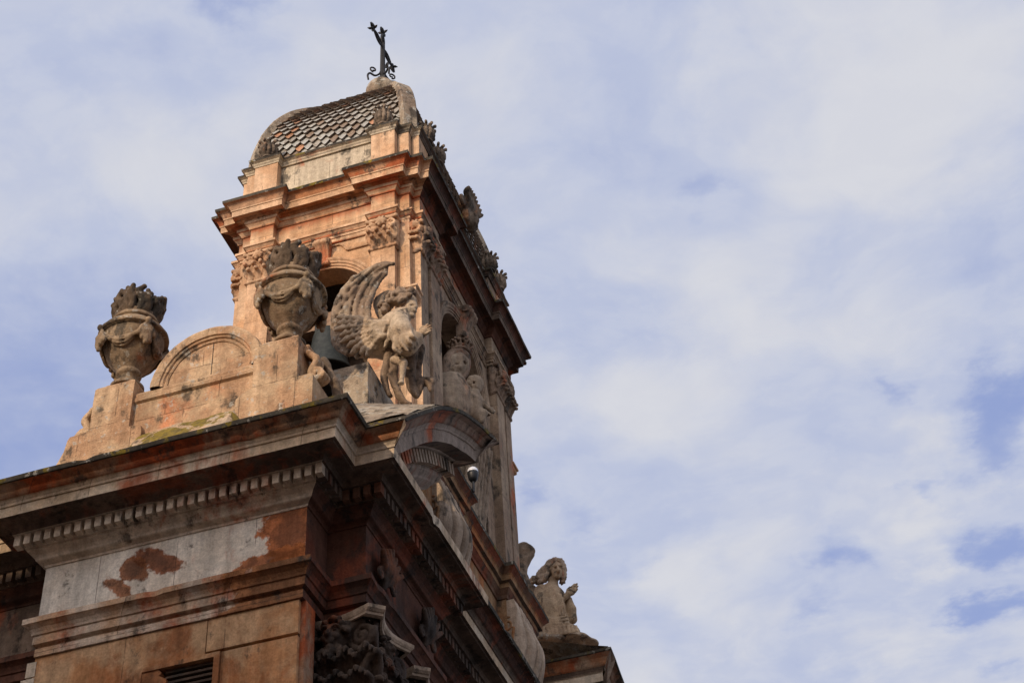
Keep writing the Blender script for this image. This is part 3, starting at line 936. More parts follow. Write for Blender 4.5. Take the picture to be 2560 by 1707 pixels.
# ================================================================== gable screen on the side cornice, with two urns
gab = thing('gable_screen', 'weathered stone gable with a round lunette between two pedestals above the side cornice', 'gable', (-11.5, 20.3, 17.05))
YG = 20.0
foot = [(-14.75, 17.0), (-14.42, 17.45), (-14.20, 17.88), (-14.06, 18.10), (-13.97, 18.32), (-13.93, 18.56), (-13.89, 18.63), (-13.46, 18.66), (-13.46, 17.0)]
MB().prism(foot, 'y', YG - .0, YG + .62).build('curved_foot', 'gable', gab)
MB().prism([(-13.46, 17.0), (-13.46, 18.62), (-12.47, 18.50), (-12.44, 18.40), (-12.44, 17.0)], 'y', YG - 0.006, YG + .70).build('plinth', 'gable', gab)
MB().prism([(-10.62, 17.0), (-10.62, 18.52), (-10.50, 18.62), (-10.33, 18.69), (-9.20, 18.70), (-9.16, 18.66), (-9.15, 17.0)], 'y', YG - 0.006, YG + .80).build('plinth', 'gable', gab)
def ped(x0, x1, zt, name='pedestal'):
    b = MB()
    n = 5
    rows = []
    for (z, e) in ((18.4, 0), (18.9, .0), (19.3, .004), (zt - .05, 0), (zt, -.03), (zt + .05, -.10), (zt + .12, -.14)):
        rows.append([(x0 - e + hn(x0, z, 1) * .008, YG - .008 - e, z), (x1 + e + hn(x1, z, 2) * .008, YG - .008 - e, z), (x1 + e, YG + .72 + e, z), (x0 - e, YG + .72 + e, z)])
    b.grid(rows, closed=True)
    b.add(rows[-1], [(0, 1, 2, 3)])
    return b.build(name, 'gable', gab)
ped(-13.50, -12.70, 19.66)
ped(-10.31, -9.46, 19.70)
pw = MB()
pw.box((-12.72, YG + .10, 17.0), (-10.29, YG + .55, 19.17))
pw.build('panel_wall', 'gable', gab)
bd = MB()
bd.sweep(plan_frames([(-12.705, YG + .10), (-10.305, YG + .10)]), [(0, 19.10), (.05, 19.13), (.06, 19.20), (.03, 19.24), (.04, 19.30), (.0, 19.36), (-.3, 19.37)], jit=.006)
bd.build('band_moulding', 'gable', gab)
lun = MB()
cx_, cz_, = -11.28, 19.34
def arcp(r, n=28, a0=0.0, a1=PI, c=(cx_, cz_)):
    return [(c[0] + r * math.cos(a0 + (a1 - a0) * i / n), c[1] + r * math.sin(a0 + (a1 - a0) * i / n)) for i in range(n + 1)]
lun.prism(arcp(0.86), 'y', YG + .12, YG + .45)
rows = []
for i in range(33):
    a = PI * i / 32
    row = []
    for (r, y) in ((.80, .14), (.80, .10), (.83, .085), (.86, .10), (.88, .06), (.92, .05), (.93, .02), (1.06, .0), (1.11, .02), (1.13, .10), (1.12, .58), (.8, .58)):
        rr = r + .012 * hn(a * 3, y * 9, 2)
        row.append((cx_ + rr * math.cos(a), YG + y, cz_ + rr * math.sin(a)))
    rows.append(row)
lun.grid(rows)
lun.build('lunette', 'gable', gab)
lj = MB()
lj.box((-11.228, YG + .112, 19.36), (-11.216, YG + .125, 20.15))
lj.build('lunette_joint', 'black', gab)
ms = MB()
rows = []
for i in range(50):
    x = -13.4 + i * (4.1 / 49)
    k = min(1, max(0, (x + 12.75) / .3)) * min(1, max(0, (-10.30 - x) / .35))
    zt = 17.86 + (.58 + .05 * hn(x * 3, 1, 1)) * k
    rows.append([(x, YG + .14, zt), (x, YG - .03, zt - .17 + .02 * hn(x * 5, 2, 1)), (x, YG - .2, zt - .42 + .03 * hn(x * 4, 3, 3)), (x, YG - .5, 17.45 + .03 * hn(x * 4, 5, 3)), (x, YG - .85, 17.04)])
ms.grid(rows)
ms.build('mossy_ledge', 'mossy', gab)

def scroll(x, z, dx, h, y, parent, mat='gable', th=.16):
    """S-shaped scroll bracket: big volute low and outside, small one high against the pedestal"""
    s = SDF((x - .55, y - .05, z - .2), (x + .55, y + th + .35, z + h + .25), .02)
    for yy in (y + .07, y + .07 + th * .5, y + .07 + th):
        body = curve([(x + dx * .24, yy, z + .12), (x + dx * .30, yy, z + .02), (x + dx * .16, yy, z - .04), (x + dx * .05, yy, z + .10), (x + dx * .10, yy, z + h * .4), (x + dx * .16, yy, z + h * .62),
                      (x + dx * .05, yy, z + h * .85), (x - dx * .06, yy, z + h), (x - dx * .02, yy, z + h + .1)], 24)
        s.chain(body, [.045, .055, .06, .07, .055, .05], k=.015)
    s.chain(spiral((x + dx * .16, y + .06, z + .08), (dx, 0, 0), (0, 0, 1), .13, 1.6, 18), .032, k=.01)
    s.ell((x + dx * .02, y + .06, z + h * .9), (.06, .08, .07), k=.02)
    s.rough(.008, 23)
    return s.mesh('scroll_bracket', mat, parent)
scroll(-12.60, 18.62, 1, .62, YG + .16, gab)
scroll(-13.62, 18.74, -1, .66, YG + .16, gab)
scroll(-10.42, 18.74, -1, .62, YG + .16, gab)
scroll(-9.38, 18.82, 1, .66, YG + .20, gab)
rb = SDF((-9.3, 20.2, 17.2), (-8.4, 21.6, 19.6), .03)
rb.chain(curve([(-9.22, 20.55, 19.45), (-9.05, 20.75, 18.95), (-8.98, 20.95, 18.35), (-8.75, 21.05, 17.85), (-8.6, 21.05, 17.6)], 14), [.07, .10, .09, .12], k=.03)
rb.rough(.02, 15)
rb.mesh('scroll_bracket', 'crest', gab)

URN = [(.0, 0), (.33, 0), (.33, .07), (.27, .10), (.20, .14), (.175, .20), (.18, .27), (.215, .31), (.245, .33), (.255, .37), (.245, .41), (.215, .43), (.22, .46), (.33, .55), (.45, .70), (.545, .88), (.60, 1.06), (.615, 1.17),
       (.615, 1.21), (.617, 1.225), (.69, 1.23), (.705, 1.245), (.705, 1.285), (.69, 1.30), (.665, 1.302), (.663, 1.33), (.64, 1.38), (.55, 1.47), (.48, 1.53), (.445, 1.545), (.44, 1.575), (.48, 1.58), (.495, 1.61), (.48, 1.64), (.45, 1.645), (.46, 1.67), (.455, 1.69), (.41, 1.70), (.42, 1.73), (.43, 1.78), (.40, 1.80), (.0, 1.80)]
def make_urn():
    u = thing('stone_urn', 'x', 'urn', (0, 0, 0), 'flaming urns on the gable pedestals')
    MB().lathe(URN, (0, 0, 0), 56, wob=.012).build('urn_body', 'urn', u, smooth=True)
    fl = SDF((-.65, -.65, 1.6), (.65, .65, 2.7), .02)
    for ring, n, r0, tilt, hh in ((0, 24, .37, .14, .50), (1, 18, .25, .08, .60), (2, 8, .12, .03, .64)):
        for i in range(n):
            a = 2 * PI * (i + .5 * ring) / n + random.uniform(-.12, .12)
            h = hh * random.uniform(.72, 1.08)
            t = tilt * random.uniform(.5, 1.3)
            sw = random.uniform(-.07, .07)
            c, sn = math.cos(a), math.sin(a)
            pts = [(r0 * c, r0 * sn, 1.74), ((r0 + .5 * t) * c + sw * sn, (r0 + .5 * t) * sn - sw * c, 1.74 + .4 * h), ((r0 + .75 * t) * c - sw * sn, (r0 + .75 * t) * sn + sw * c, 1.74 + .75 * h),
                   ((r0 + 1.1 * t) * c + sw * sn, (r0 + 1.1 * t) * sn - sw * c, 1.74 + h)]
            fl.chain(curve(pts, 7), [.07, .078, .075, .050], k=.006)
    fl.rough(.008, 34)
    fl.mesh('stone_flames', 'flame', u)
    gd = SDF((-.95, -.95, .3), (.95, .95, 1.6), .022)
    for q in range(4):
        a0 = math.radians(-42 + 90 * q)
        a1 = a0 + PI / 2
        for j, (sag, rr, dr) in enumerate(((.34, .026, .0), (.40, .034, .03), (.46, .030, .035), (.50, .026, .01))):
            pts = []
            for i in range(15):
                t = i / 14
                a = a0 + (a1 - a0) * t
                z = 1.24 - sag * 1.02 * (1 - abs(2 * t - 1) ** 2.2)
                R = np.interp(z, [.70, .88, 1.06, 1.17, 1.27], [.45, .545, .60, .615, .645]) + .018 + dr
                pts.append((R * math.cos(a), R * math.sin(a), z))
            gd.chain(pts, [rr * .6, rr, rr * .6], k=.008)
        kx, ky = math.cos(a0), math.sin(a0)
        gd.ell((.70 * kx, .70 * ky, 1.27), (.075, .075, .075), k=.02)
        for j in range(5):
            da = (j - 2) * .075
            z0 = 1.2
            z1 = .72 + .10 * abs(j - 2) + random.uniform(-.05, .05)
            gd.chain([(.67 * math.cos(a0 + da * .4), .67 * math.sin(a0 + da * .4), z0), (.70 * math.cos(a0 + da), .70 * math.sin(a0 + da), (z0 + z1) / 2), ((.63 + .05) * math.cos(a0 + da * 1.5), (.68) * math.sin(a0 + da * 1.5), z1)],
                     [.03, .05, .055], k=.012)
    gd.rough(.008, 28)
    gd.mesh('drapery_swag', 'urn', u)
    return u

def copy_tree(o, parent=None, loc=None, rz=None):
    c = o.copy()
    COL.objects.link(c)
    if parent is not None:
        c.parent = parent
        c.matrix_parent_inverse = o.matrix_parent_inverse.copy()
    for ch in list(o.children):
        copy_tree(ch, c)
    return c
urn = make_urn()
pU = atY(724.4, 826, 20.38)
urn.scale = (.95, .95, 1.0)
urn.location = (pU[0], 20.38, 19.80)
urn['label'] = 'flaming stone urn on the pedestal beside the church corner, overlapping the bell tower'
urn2 = copy_tree(urn)
pU = atY(322.6, 935, 20.38)
urn2.location = (pU[0], 20.38, 19.76)
urn2.rotation_euler.z = math.radians(4)
urn2['label'] = 'flaming stone urn standing wholly against the sky on the outer gable pedestal'

# ================================================================== bell tower
CX, CY = -11.68, YC
tower = thing('bell_tower', 'warm stone bell tower with arched openings, stepped cornice and a tiled dome', 'bell tower', (CX, CY, 16.6))
Q = [(-2.4, -3.25), (-2.2, -3.25), (-2.2, -3.45), (-1.9, -3.45), (-1.9, -3.65), (-1.28, -3.65), (-1.28, -3.45), (1.28, -3.45), (1.28, -3.65), (1.9, -3.65), (1.9, -3.45), (2.2, -3.45), (2.2, -3.25), (2.4, -3.25),
     (2.4, -1.85), (2.2, -1.85), (2.2, 1.85), (2.4, 1.85), (2.4, 3.25), (2.2, 3.25), (2.2, 3.45), (1.9, 3.45), (1.9, 3.65), (1.28, 3.65), (1.28, 3.45), (-1.28, 3.45), (-1.28, 3.65), (-1.9, 3.65), (-1.9, 3.45),
     (-2.2, 3.45), (-2.2, 3.25), (-2.4, 3.25), (-2.4, 1.85), (-2.2, 1.85), (-2.2, -1.85), (-2.4, -1.85)]
TP = [(CX + x, CY + y) for x, y in Q]
NSIDE = 14          # first points: the sunny side face
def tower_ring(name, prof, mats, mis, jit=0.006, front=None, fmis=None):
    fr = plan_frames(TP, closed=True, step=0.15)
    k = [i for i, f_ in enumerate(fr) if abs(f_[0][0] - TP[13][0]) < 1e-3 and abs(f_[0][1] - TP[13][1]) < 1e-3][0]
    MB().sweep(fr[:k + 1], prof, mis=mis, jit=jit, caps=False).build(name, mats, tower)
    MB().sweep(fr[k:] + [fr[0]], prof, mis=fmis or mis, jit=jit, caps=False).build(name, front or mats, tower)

# walls with arched openings, 0.55 thick, open at the bottom on the belfry floor
ZF, ZT = 21.3, 28.62
def arch_wall(half, r, zc, axis, at, into, c, name, mat, zs=ZF, jambs=None, floor=None):
    rj = jambs or r
    out = [(-half, 16.6), (-half, ZT), (half, ZT), (half, 16.6)]
    if floor is None:
        hole = [(rj, 16.6), (rj, zc)] + [(r * math.cos(PI * i / 24), zc + r * math.sin(PI * i / 24)) for i in range(25)] + [(-rj, 16.6)]
    poly = [(c + x, z) for x, z in out + hole]
    return MB().prism(poly, axis, at, into).build(name, mat, tower)
arch_wall(2.19, 1.16, 26.14, 'y', CY - 3.45, CY - 2.9, CX, 'belfry_wall', 'tower_wall')
arch_wall(2.19, 1.16, 26.14, 'y', CY + 3.45, CY + 2.9, CX, 'belfry_wall', 'tower_wall')
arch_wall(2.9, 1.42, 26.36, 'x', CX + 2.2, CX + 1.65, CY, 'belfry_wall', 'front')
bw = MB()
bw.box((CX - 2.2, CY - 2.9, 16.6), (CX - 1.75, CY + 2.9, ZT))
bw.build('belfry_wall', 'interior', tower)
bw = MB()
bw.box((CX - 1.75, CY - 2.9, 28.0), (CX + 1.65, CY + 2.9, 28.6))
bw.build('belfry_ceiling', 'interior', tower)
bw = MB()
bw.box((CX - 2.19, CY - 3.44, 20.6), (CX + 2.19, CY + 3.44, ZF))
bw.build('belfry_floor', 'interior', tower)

bw = MB()  # block added inside the belfry to stop sun passing through the arches
bw.box((CX + .1, CY - 2.0, ZF), (CX + 1.3, CY - 1.5, 28.05))
bw.build('sun_block_pier', 'interior', tower)
# pilasters
def pil(x0, x1, y0, y1, mat, z0=16.6, z1=28.55):
    b = MB()
    n = 12
    rows = []
    for i in range(n + 1):
        z = z0 + (z1 - z0) * i / n
        rows.append([(x + hn(x * 5, y * 5, z) * .006, y + hn(y * 5, x * 5, z + 4) * .006, z) for (x, y) in ((x0, y0), (x1, y0), (x1, y1), (x0, y1))])
    b.grid(rows, closed=True)
    b.build('pilaster', mat, tower)
for sy in (-1, 1):
    for sx in (-1, 1):
        a, b_ = sorted((CX + sx * 1.285, CX + sx * 1.895))
        pil(a, b_, *sorted((CY + sy * 3.645, CY + sy * 3.42)), 'warm')
        a, b_ = sorted((CX + sx * 1.905, CX + sx * 2.195))
        pil(a, b_, *sorted((CY + sy * 3.452, CY + sy * 2.9)), 'warm_plain')
        a, b_ = sorted((CX + sx * 2.17, CX + sx * 2.395))
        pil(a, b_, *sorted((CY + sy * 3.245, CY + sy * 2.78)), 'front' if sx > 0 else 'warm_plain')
        a, b_ = sorted((CX + sx * 2.17, CX + sx * 2.42))
        pil(a, b_, *sorted((CY + sy * 2.60, CY + sy * 1.98)), 'front')
# south-east corner: skin with the lit stone tone painted on the narrow side faces
ck = MB()
ck.box((CX + 2.196, CY - 3.252, 16.6), (CX + 2.392, CY - 3.22, 28.55))
ck.build('pilaster', 'warm_plain', tower)

# architrave, frieze, cornice
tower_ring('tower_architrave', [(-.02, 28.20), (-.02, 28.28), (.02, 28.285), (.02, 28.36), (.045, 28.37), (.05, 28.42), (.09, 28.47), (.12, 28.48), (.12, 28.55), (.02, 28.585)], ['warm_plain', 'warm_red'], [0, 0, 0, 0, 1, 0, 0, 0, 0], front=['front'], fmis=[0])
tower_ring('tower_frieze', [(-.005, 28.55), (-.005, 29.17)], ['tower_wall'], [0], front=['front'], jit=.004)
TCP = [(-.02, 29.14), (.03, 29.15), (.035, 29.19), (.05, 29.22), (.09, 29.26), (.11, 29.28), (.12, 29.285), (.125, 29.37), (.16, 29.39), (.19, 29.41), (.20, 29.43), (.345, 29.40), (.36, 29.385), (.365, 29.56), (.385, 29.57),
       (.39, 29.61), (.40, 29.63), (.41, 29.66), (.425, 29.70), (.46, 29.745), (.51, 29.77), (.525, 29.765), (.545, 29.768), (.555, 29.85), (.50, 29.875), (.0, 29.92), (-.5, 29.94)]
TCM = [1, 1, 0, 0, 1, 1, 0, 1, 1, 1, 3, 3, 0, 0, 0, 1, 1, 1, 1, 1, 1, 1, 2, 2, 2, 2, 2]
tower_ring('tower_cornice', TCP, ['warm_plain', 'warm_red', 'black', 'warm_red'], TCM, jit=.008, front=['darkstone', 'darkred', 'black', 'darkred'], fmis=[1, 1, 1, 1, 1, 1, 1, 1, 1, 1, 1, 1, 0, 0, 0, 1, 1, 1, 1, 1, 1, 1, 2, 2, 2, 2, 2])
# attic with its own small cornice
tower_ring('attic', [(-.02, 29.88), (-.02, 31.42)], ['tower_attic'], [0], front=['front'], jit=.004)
for i0 in (5, 9):        # warm facing of the attic pilasters
    pass
ATP = [(-.03, 31.38), (.03, 31.385), (.035, 31.43), (.06, 31.46), (.07, 31.50), (.12, 31.53), (.13, 31.535), (.135, 31.60), (.10, 31.63), (.02, 31.66), (-.3, 31.72)]
tower_ring('attic_cornice', ATP, ['tower_attic', 'black'], [0, 0, 0, 0, 0, 0, 1, 1, 1, 1], front=['darkstone', 'black'], fmis=[0, 0, 0, 0, 0, 0, 1, 1, 1, 1])
for sy in (-1, 1):
    for sx in (-1, 1):
        a, b_ = sorted((CX + sx * 1.275, CX + sx * 1.905))
        q = MB()
        q.box((a, *[sorted((CY + sy * 3.66, CY + sy * 3.40))[0]], 29.88), (b_, sorted((CY + sy * 3.66, CY + sy * 3.40))[1], 31.385))
        q.build('attic_pilaster', 'warm_plain', tower)
        a, b_ = sorted((CX + sx * 1.93, CX + sx * 2.205))
        y0, y1 = sorted((CY + sy * 3.46, CY + sy * 3.2))
        q = MB()
        q.box((a, y0, 29.88), (b_, y1, 31.385))
        q.build('attic_pilaster', 'warm_plain', tower)
        a, b_ = sorted((CX + sx * 2.225, CX + sx * 2.405))
        y0, y1 = sorted((CY + sy * 3.26, CY + sy * 2.6))
        q = MB()
        q.box((a, y0, 29.88), (b_, y1, 31.385))
        q.build('attic_pilaster', 'warm_plain', tower)

# archivolts, keystones, panel mouldings
def archivolt(c, zc, r, axis, at, sgn, mat, r2=0.28, z0=None):
    rows = []
    n = 40
    for i in range(n + 1):
        a = PI * i / n
        row = []
        for (dr, p) in ((-.0, -.3), (-.0, .03), (.06, .03), (.065, .055), (.13, .055), (.135, .08), (.20, .08), (.22, .10), (.25, .11), (r2, .11), (r2 + .01, 0)):
            rr = r + dr
            u, z = c + rr * math.cos(a), zc + rr * math.sin(a)
            q = at + sgn * p
            row.append((u, q, z) if axis == 'y' else (q, u, z))
        rows.append(row)
    MB().grid(rows).build('archivolt', mat, tower)
archivolt(CX, 26.14, 1.16, 'y', CY - 3.45, -1, 'warm_plain')
archivolt(CY, 26.36, 1.42, 'x', CX + 2.2, 1, 'front')
def keystone(x, y, z, ux, uy, mat, sc=1.0):
    """scrolled keystone: tapered S-shaped block, a roll at top and a smaller one below, ribs down its face"""
    ox, oy = abs(uy), abs(ux)
    pr = curve([(.02, -.36, 0), (.10, -.37, 0), (.13, -.32, 0), (.09, -.25, 0), (.08, -.12, 0), (.12, .04, 0), (.20, .18, 0), (.27, .26, 0), (.26, .36, 0), (.18, .40, 0), (.02, .40, 0)], 40)
    rows = []
    for q in pr:
        w = (.13 + .06 * (q[1] + .37) / .77) * sc
        row = [(x - ux * .1 - ox * w, y - uy * .1 - oy * w, z + q[1] * sc)]
        for j in range(17):
            t = -1 + j / 8
            rib = .022 * abs(math.sin(t * PI * 1.5)) - .03 * max(0, abs(t) - .86) / .14
            row.append((x + ux * (q[0] + rib) * sc + ox * w * t, y + uy * (q[0] + rib) * sc + oy * w * t, z + q[1] * sc))
        row.append((x - ux * .1 + ox * w, y - uy * .1 + oy * w, z + q[1] * sc))
        rows.append(row)
    mb = MB().grid(rows)
    for (pp, zz, rr) in ((.17, .30, .085), (.08, -.31, .06)):
        w = .22 * sc if zz > 0 else .165 * sc
        c = (x + ux * pp * sc, y + uy * pp * sc, z + zz * sc)
        mb.tube([(c[0] - ox * w, c[1] - oy * w, c[2]), (c[0] + ox * w, c[1] + oy * w, c[2])], rr * sc, 16)
    mb.build('keystone', mat, tower)
keystone(CX + .03, CY - 3.47, 27.72, 0, -1, 'capital')
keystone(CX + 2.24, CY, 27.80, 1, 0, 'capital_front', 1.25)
def bar_mould(pts, axis, at, sgn, mat, w=.035):
    """thin raised moulding along a polyline in a wall plane"""
    mb = MB()
    P3 = [((u, at + sgn * .02, z) if axis == 'y' else (at + sgn * .02, u, z)) for u, z in pts]
    for a, b in zip(P3[:-1], P3[1:]):
        mb.tube([a, b], w, 6)
    return mb
fm = bar_mould([(CX - 1.27, 27.72), (CX - .75, 27.72), (CX - .60, 27.95), (CX - .5, 28.02), (CX + .42, 28.02), (CX + .52, 27.93), (CX + .62, 27.76), (CX + 1.27, 27.76)], 'y', CY - 3.45, -1, 'warm')
fm.build('panel_moulding', 'warm_plain', tower)
fm = bar_mould([(CX - 1.27, 28.12), (CX + 1.27, 28.12)], 'y', CY - 3.45, -1, 'warm', .03)
fm.build('panel_moulding', 'warm_red', tower)
# mouldings hanging from the front architrave beside the arch
for k in range(2):
    fm = bar_mould([(CY - 1.8, 28.10 + .06 * k), (CY + 1.8, 28.10 + .06 * k)], 'x', CX + 2.2, 1, 'front', .03)
    fm.build('panel_moulding', 'front', tower)

# composite capitals
def make_capital(w, h=.93, dep=.20, mat='capital', name='capital'):
    """built at origin: face towards -y, x centred, z from 0"""
    s = SDF((-w / 2 - .25, -.5, -.05), (w / 2 + .25, dep + .1, h + .08), .02)
    hw = w / 2
    for xx in np.linspace(-hw + .06, hw - .06, 7):
        s.cone((xx, .12, .02), (xx, .10, h - .12), .11, .14, k=.05)
    s.cone((-hw - .02, .0, .04), (hw + .02, .0, .04), .045, k=.01)          # astragal
    s.cone((-hw - .02, .14, .04), (-hw - .02, .0, .04), .045, k=.01)
    s.cone((hw + .02, .14, .04), (hw + .02, .0, .04), .045, k=.01)
    nl = max(3, int(w / .2))
    for row, (z0, hh, n, off) in enumerate(((.08, .26, nl, 0), (.24, .30, nl + 1, .5))):
        for i in range(n):
            xx = -hw + w * (i + (.5 if row == 0 else .0)) / (nl)
            s.chain(curve([(xx, .0, z0), (xx, -.05, z0 + hh * .5), (xx, -.10, z0 + hh * .85), (xx, -.19, z0 + hh * .95), (xx, -.20, z0 + hh * .78)], 10), [.045, .05, .05, .045, .03], k=.015)
            for sd in (-1, 1):
                s.chain([(xx + sd * .05, -.0, z0 + .02), (xx + sd * .075, -.05, z0 + hh * .6), (xx + sd * .06, -.12, z0 + hh * .8)], [.02, .028, .02], k=.01)
    for sd in (-1, 1):
        c = (sd * (hw - .04), -.10, h - .27)
        s.chain(spiral(c, (sd * .9, -.45, 0), (0, 0, 1), .15, 1.7, 22, .03, a0=PI * .5), [.045, .035, .04], k=.01)
        s.chain(curve([(0, -.04, h - .35), (sd * hw * .4, -.08, h - .2), (sd * (hw - .06), -.12, h - .13)], 8), .035, k=.01)
        s.chain(spiral((sd * (hw + .02), .10, h - .27), (0, 1, 0), (0, 0, 1), .12, 1.5, 16, .03, a0=PI * .5), .04, k=.01)
    # flower / head in the middle of the abacus
    s.ell((0, -.14, h - .14), (.10, .09, .12), k=.02)
    for k in range(7):
        a = 2 * PI * k / 7
        s.ell((.11 * math.cos(a), -.14, h - .14 + .12 * math.sin(a)), (.045, .05, .045), k=.012)
    s.cone((-hw - .06, -.06, h), (hw + .06, -.06, h), .05, k=.01)
    s.cone((-hw - .06, .14, h), (-hw - .06, -.08, h), .05, k=.01)
    s.cone((hw + .06, .14, h), (hw + .06, -.08, h), .05, k=.01)
    s.rough(.012, 34)
    return s.mesh(name, mat, tower)
ZC = 27.30
caps = {}
def put_cap(key, w, x, y, rz, mat):
    if key not in caps:
        o = make_capital(w, mat=mat)
        o.parent = None
        caps[key] = o
    else:
        o = caps[key].copy()
        COL.objects.link(o)
    o.parent = tower
    o.matrix_parent_inverse = tower.matrix_world.inverted()
    o.location = (x, y, ZC)
    o.rotation_euler.z = rz
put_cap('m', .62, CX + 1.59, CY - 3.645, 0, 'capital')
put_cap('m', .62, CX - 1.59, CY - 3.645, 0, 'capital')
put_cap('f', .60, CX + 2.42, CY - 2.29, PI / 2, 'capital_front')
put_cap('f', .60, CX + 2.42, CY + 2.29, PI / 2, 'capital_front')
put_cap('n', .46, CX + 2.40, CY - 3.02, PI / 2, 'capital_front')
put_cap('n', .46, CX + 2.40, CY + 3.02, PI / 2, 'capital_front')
put_cap('m', .62, CX + 1.59, CY + 3.645, PI, 'capital')
put_cap('s', .22, CX + 2.29, CY - 3.25, 0, 'capital')
put_cap('s', .22, CX - 2.29, CY - 3.25, 0, 'capital')

# imposts at the outer corners
for sy in (-1, 1):
    b = MB()
    pth = [(CX + 1.92, CY + sy * 3.46), (CX + 2.26, CY + sy * 3.46), (CX + 2.26, CY + sy * 3.2)]
    if sy > 0: pth = [(q[0], q[1]) for q in pth][::-1]
    b.sweep(plan_frames(pth), [(0, 25.62), (.05, 25.63), (.06, 25.70), (.10, 25.74), (.12, 25.76), (.125, 25.86), (.16, 25.88), (.165, 25.93), (.0, 25.95)], jit=.003)
    b.build('impost', 'warm_plain', tower)

# dome: four curved sides on the attic, tiled, with stone ribs on the hips and a ball on top
HX, HY, DZ, DH = 2.17, 3.30, 31.66, 4.30
def dome_pt(t, u, face):
    """t 0..1 up the curve, u -1..1 along the face"""
    a = t * PI / 2
    c = math.cos(a) 
    hx, hy, z = HX * c, HY * c, DZ + DH * math.sin(a)
    if face == 0: return np.array([CX + u * hx, CY - hy, z])
    if face == 1: return np.array([CX + hx, CY + u * hy, z])
    if face == 2: return np.array([CX - u * hx, CY + hy, z])
    return np.array([CX - hx, CY - u * hy, z])
dm = MB()
for fc in range(4):
    rows = [[dome_pt(i / 24, -1 + 2 * j / 8, fc) * 1.0 for j in range(9)] for i in range(25)]
    dm.grid(rows)
dm.build('dome_shell', 'rib', tower)
PAL = [((.34, .335, .30), .56), ((.28, .255, .21), .25), ((.38, .18, .085), .10), ((.09, .12, .34), .004), ((.22, .16, .11), .11)]
def tiles(face):
    verts, faces, cols = [], [], []
    wt = .240
    tlen = []
    ts = np.linspace(0, 1, 400)
    P = np.array([dome_pt(t, 0, face) for t in ts])
    Ls = np.concatenate([[0], np.cumsum(np.linalg.norm(np.diff(P, axis=0), axis=1))])
    rowh = .245
    nrow = int(Ls[-1] / rowh) - 1
    for r in range(nrow):
        t0 = np.interp(r * rowh, Ls, ts)
        t1 = np.interp(r * rowh + .43, Ls, ts)
        tm = np.interp(r * rowh + .2, Ls, ts)
        a0, a1 = dome_pt(t0, -1, face), dome_pt(t0, 1, face)
        wid = np.linalg.norm(a1 - a0)
        d = (a1 - a0) / wid
        c0 = (a0 + a1) / 2
        up = dome_pt(min(t1, 1), 0, face) - dome_pt(t0, 0, face)
        up /= np.linalg.norm(up)
        nr = np.cross(d, up)
        n = int((wid - .30) / wt)
        off = .5 * (r % 2)
        for k in range(-n // 2 - 1, n // 2 + 2):
            x = (k + off) * wt
            if abs(x) > wid / 2 - .20: continue
            jx, jl = random.uniform(-.006, .006), random.uniform(-.012, .008)
            lift = .10 + random.uniform(-.010, .012)
            b = c0 + d * (x + jx)
            h = wt * .5
            hexp = [(-h * .95, .17, lift * .75), (-h * .95, .39, .012), (h * .95, .39, .012), (h * .95, .17, lift * .75), (h * .16, .0 + jl, lift), (-h * .16, .0 + jl, lift)]
            o = len(verts)
            for (px_, pu, pn) in hexp:
                verts.append(b + d * px_ + up * pu + nr * pn)
            for (px_, pu, pn) in hexp:
                verts.append(b + d * px_ + up * pu + nr * (pn - .06))
            fs = [tuple(o + i for i in range(6))]
            for i in range(6):
                j = (i + 1) % 6
                fs.append((o + i, o + 6 + i, o + 6 + j, o + j))
            top = r / nrow
            q = random.random()
            acc = 0
            col = PAL[0][0]
            for cc, pr in PAL:
                acc += pr
                if q < acc:
                    col = cc
                    break
            if top > .42 and random.random() < (top - .3) * 1.5:
                col = (.24, .16, .10)
            f_ = random.uniform(.85, 1.12)
            col = tuple(x_ * f_ for x_ in col)
            edge = (.09, .06, .04)  # dark edges: shadow of the tile gaps put into the colour
            faces += fs
            cols += [col] + [edge] * 6
    me = bpy.data.meshes.new('roof_tiles')
    me.from_pydata([tuple(v) for v in verts], [], faces)
    at = me.color_attributes.new('tile', 'FLOAT_COLOR', 'CORNER')
    data = []
    for p, c in zip(me.polygons, cols):
        data += [c[0], c[1], c[2], 1.0] * p.loop_total
    at.data.foreach_set('color', data)
    me.materials.append(M['tile'])
    o = link('roof_tiles', me, tower)
    o['kind'] = 'stuff'
for fc in range(4):
    tiles(fc)
# hip ribs
for sx in (-1, 1):
    for sy in (-1, 1):
        rows = []
        for i in range(23):
            t = i / 24
            a = t * PI / 2
            c = math.cos(a) 
            p = np.array([CX + sx * HX * c, CY + sy * HY * c, DZ + DH * math.sin(a)])
            t2 = t + .01
            c2 = math.cos(t2 * PI / 2) 
            p2 = np.array([CX + sx * HX * c2, CY + sy * HY * c2, DZ + DH * math.sin(t2 * PI / 2)])
            d = (p2 - p) / np.linalg.norm(p2 - p)
            lat = np.array([sx * .0 + sy * .707, -sx * .707, 0.0])
            lat = lat - d * (lat @ d)
            lat /= np.linalg.norm(lat)
            nr = np.cross(lat, d)
            if nr[2] * 1 + (nr[0] * sx + nr[1] * sy) < 0: nr = -nr
            w = .21
            j = .012 * hn(p[0] * 2, p[1] * 2, p[2] * 2)
            rows.append([p + lat * s_ * w + nr * (h_ + j) for s_, h_ in ((-1, -.12), (-1, .06), (-.85, .085), (.85, .085), (1, .06), (1, -.12))])
        mb = MB().grid(rows)
        mb.add(rows[-1], [tuple(range(6))])
        mb.build('hip_rib', 'rib', tower)
bl = MB()
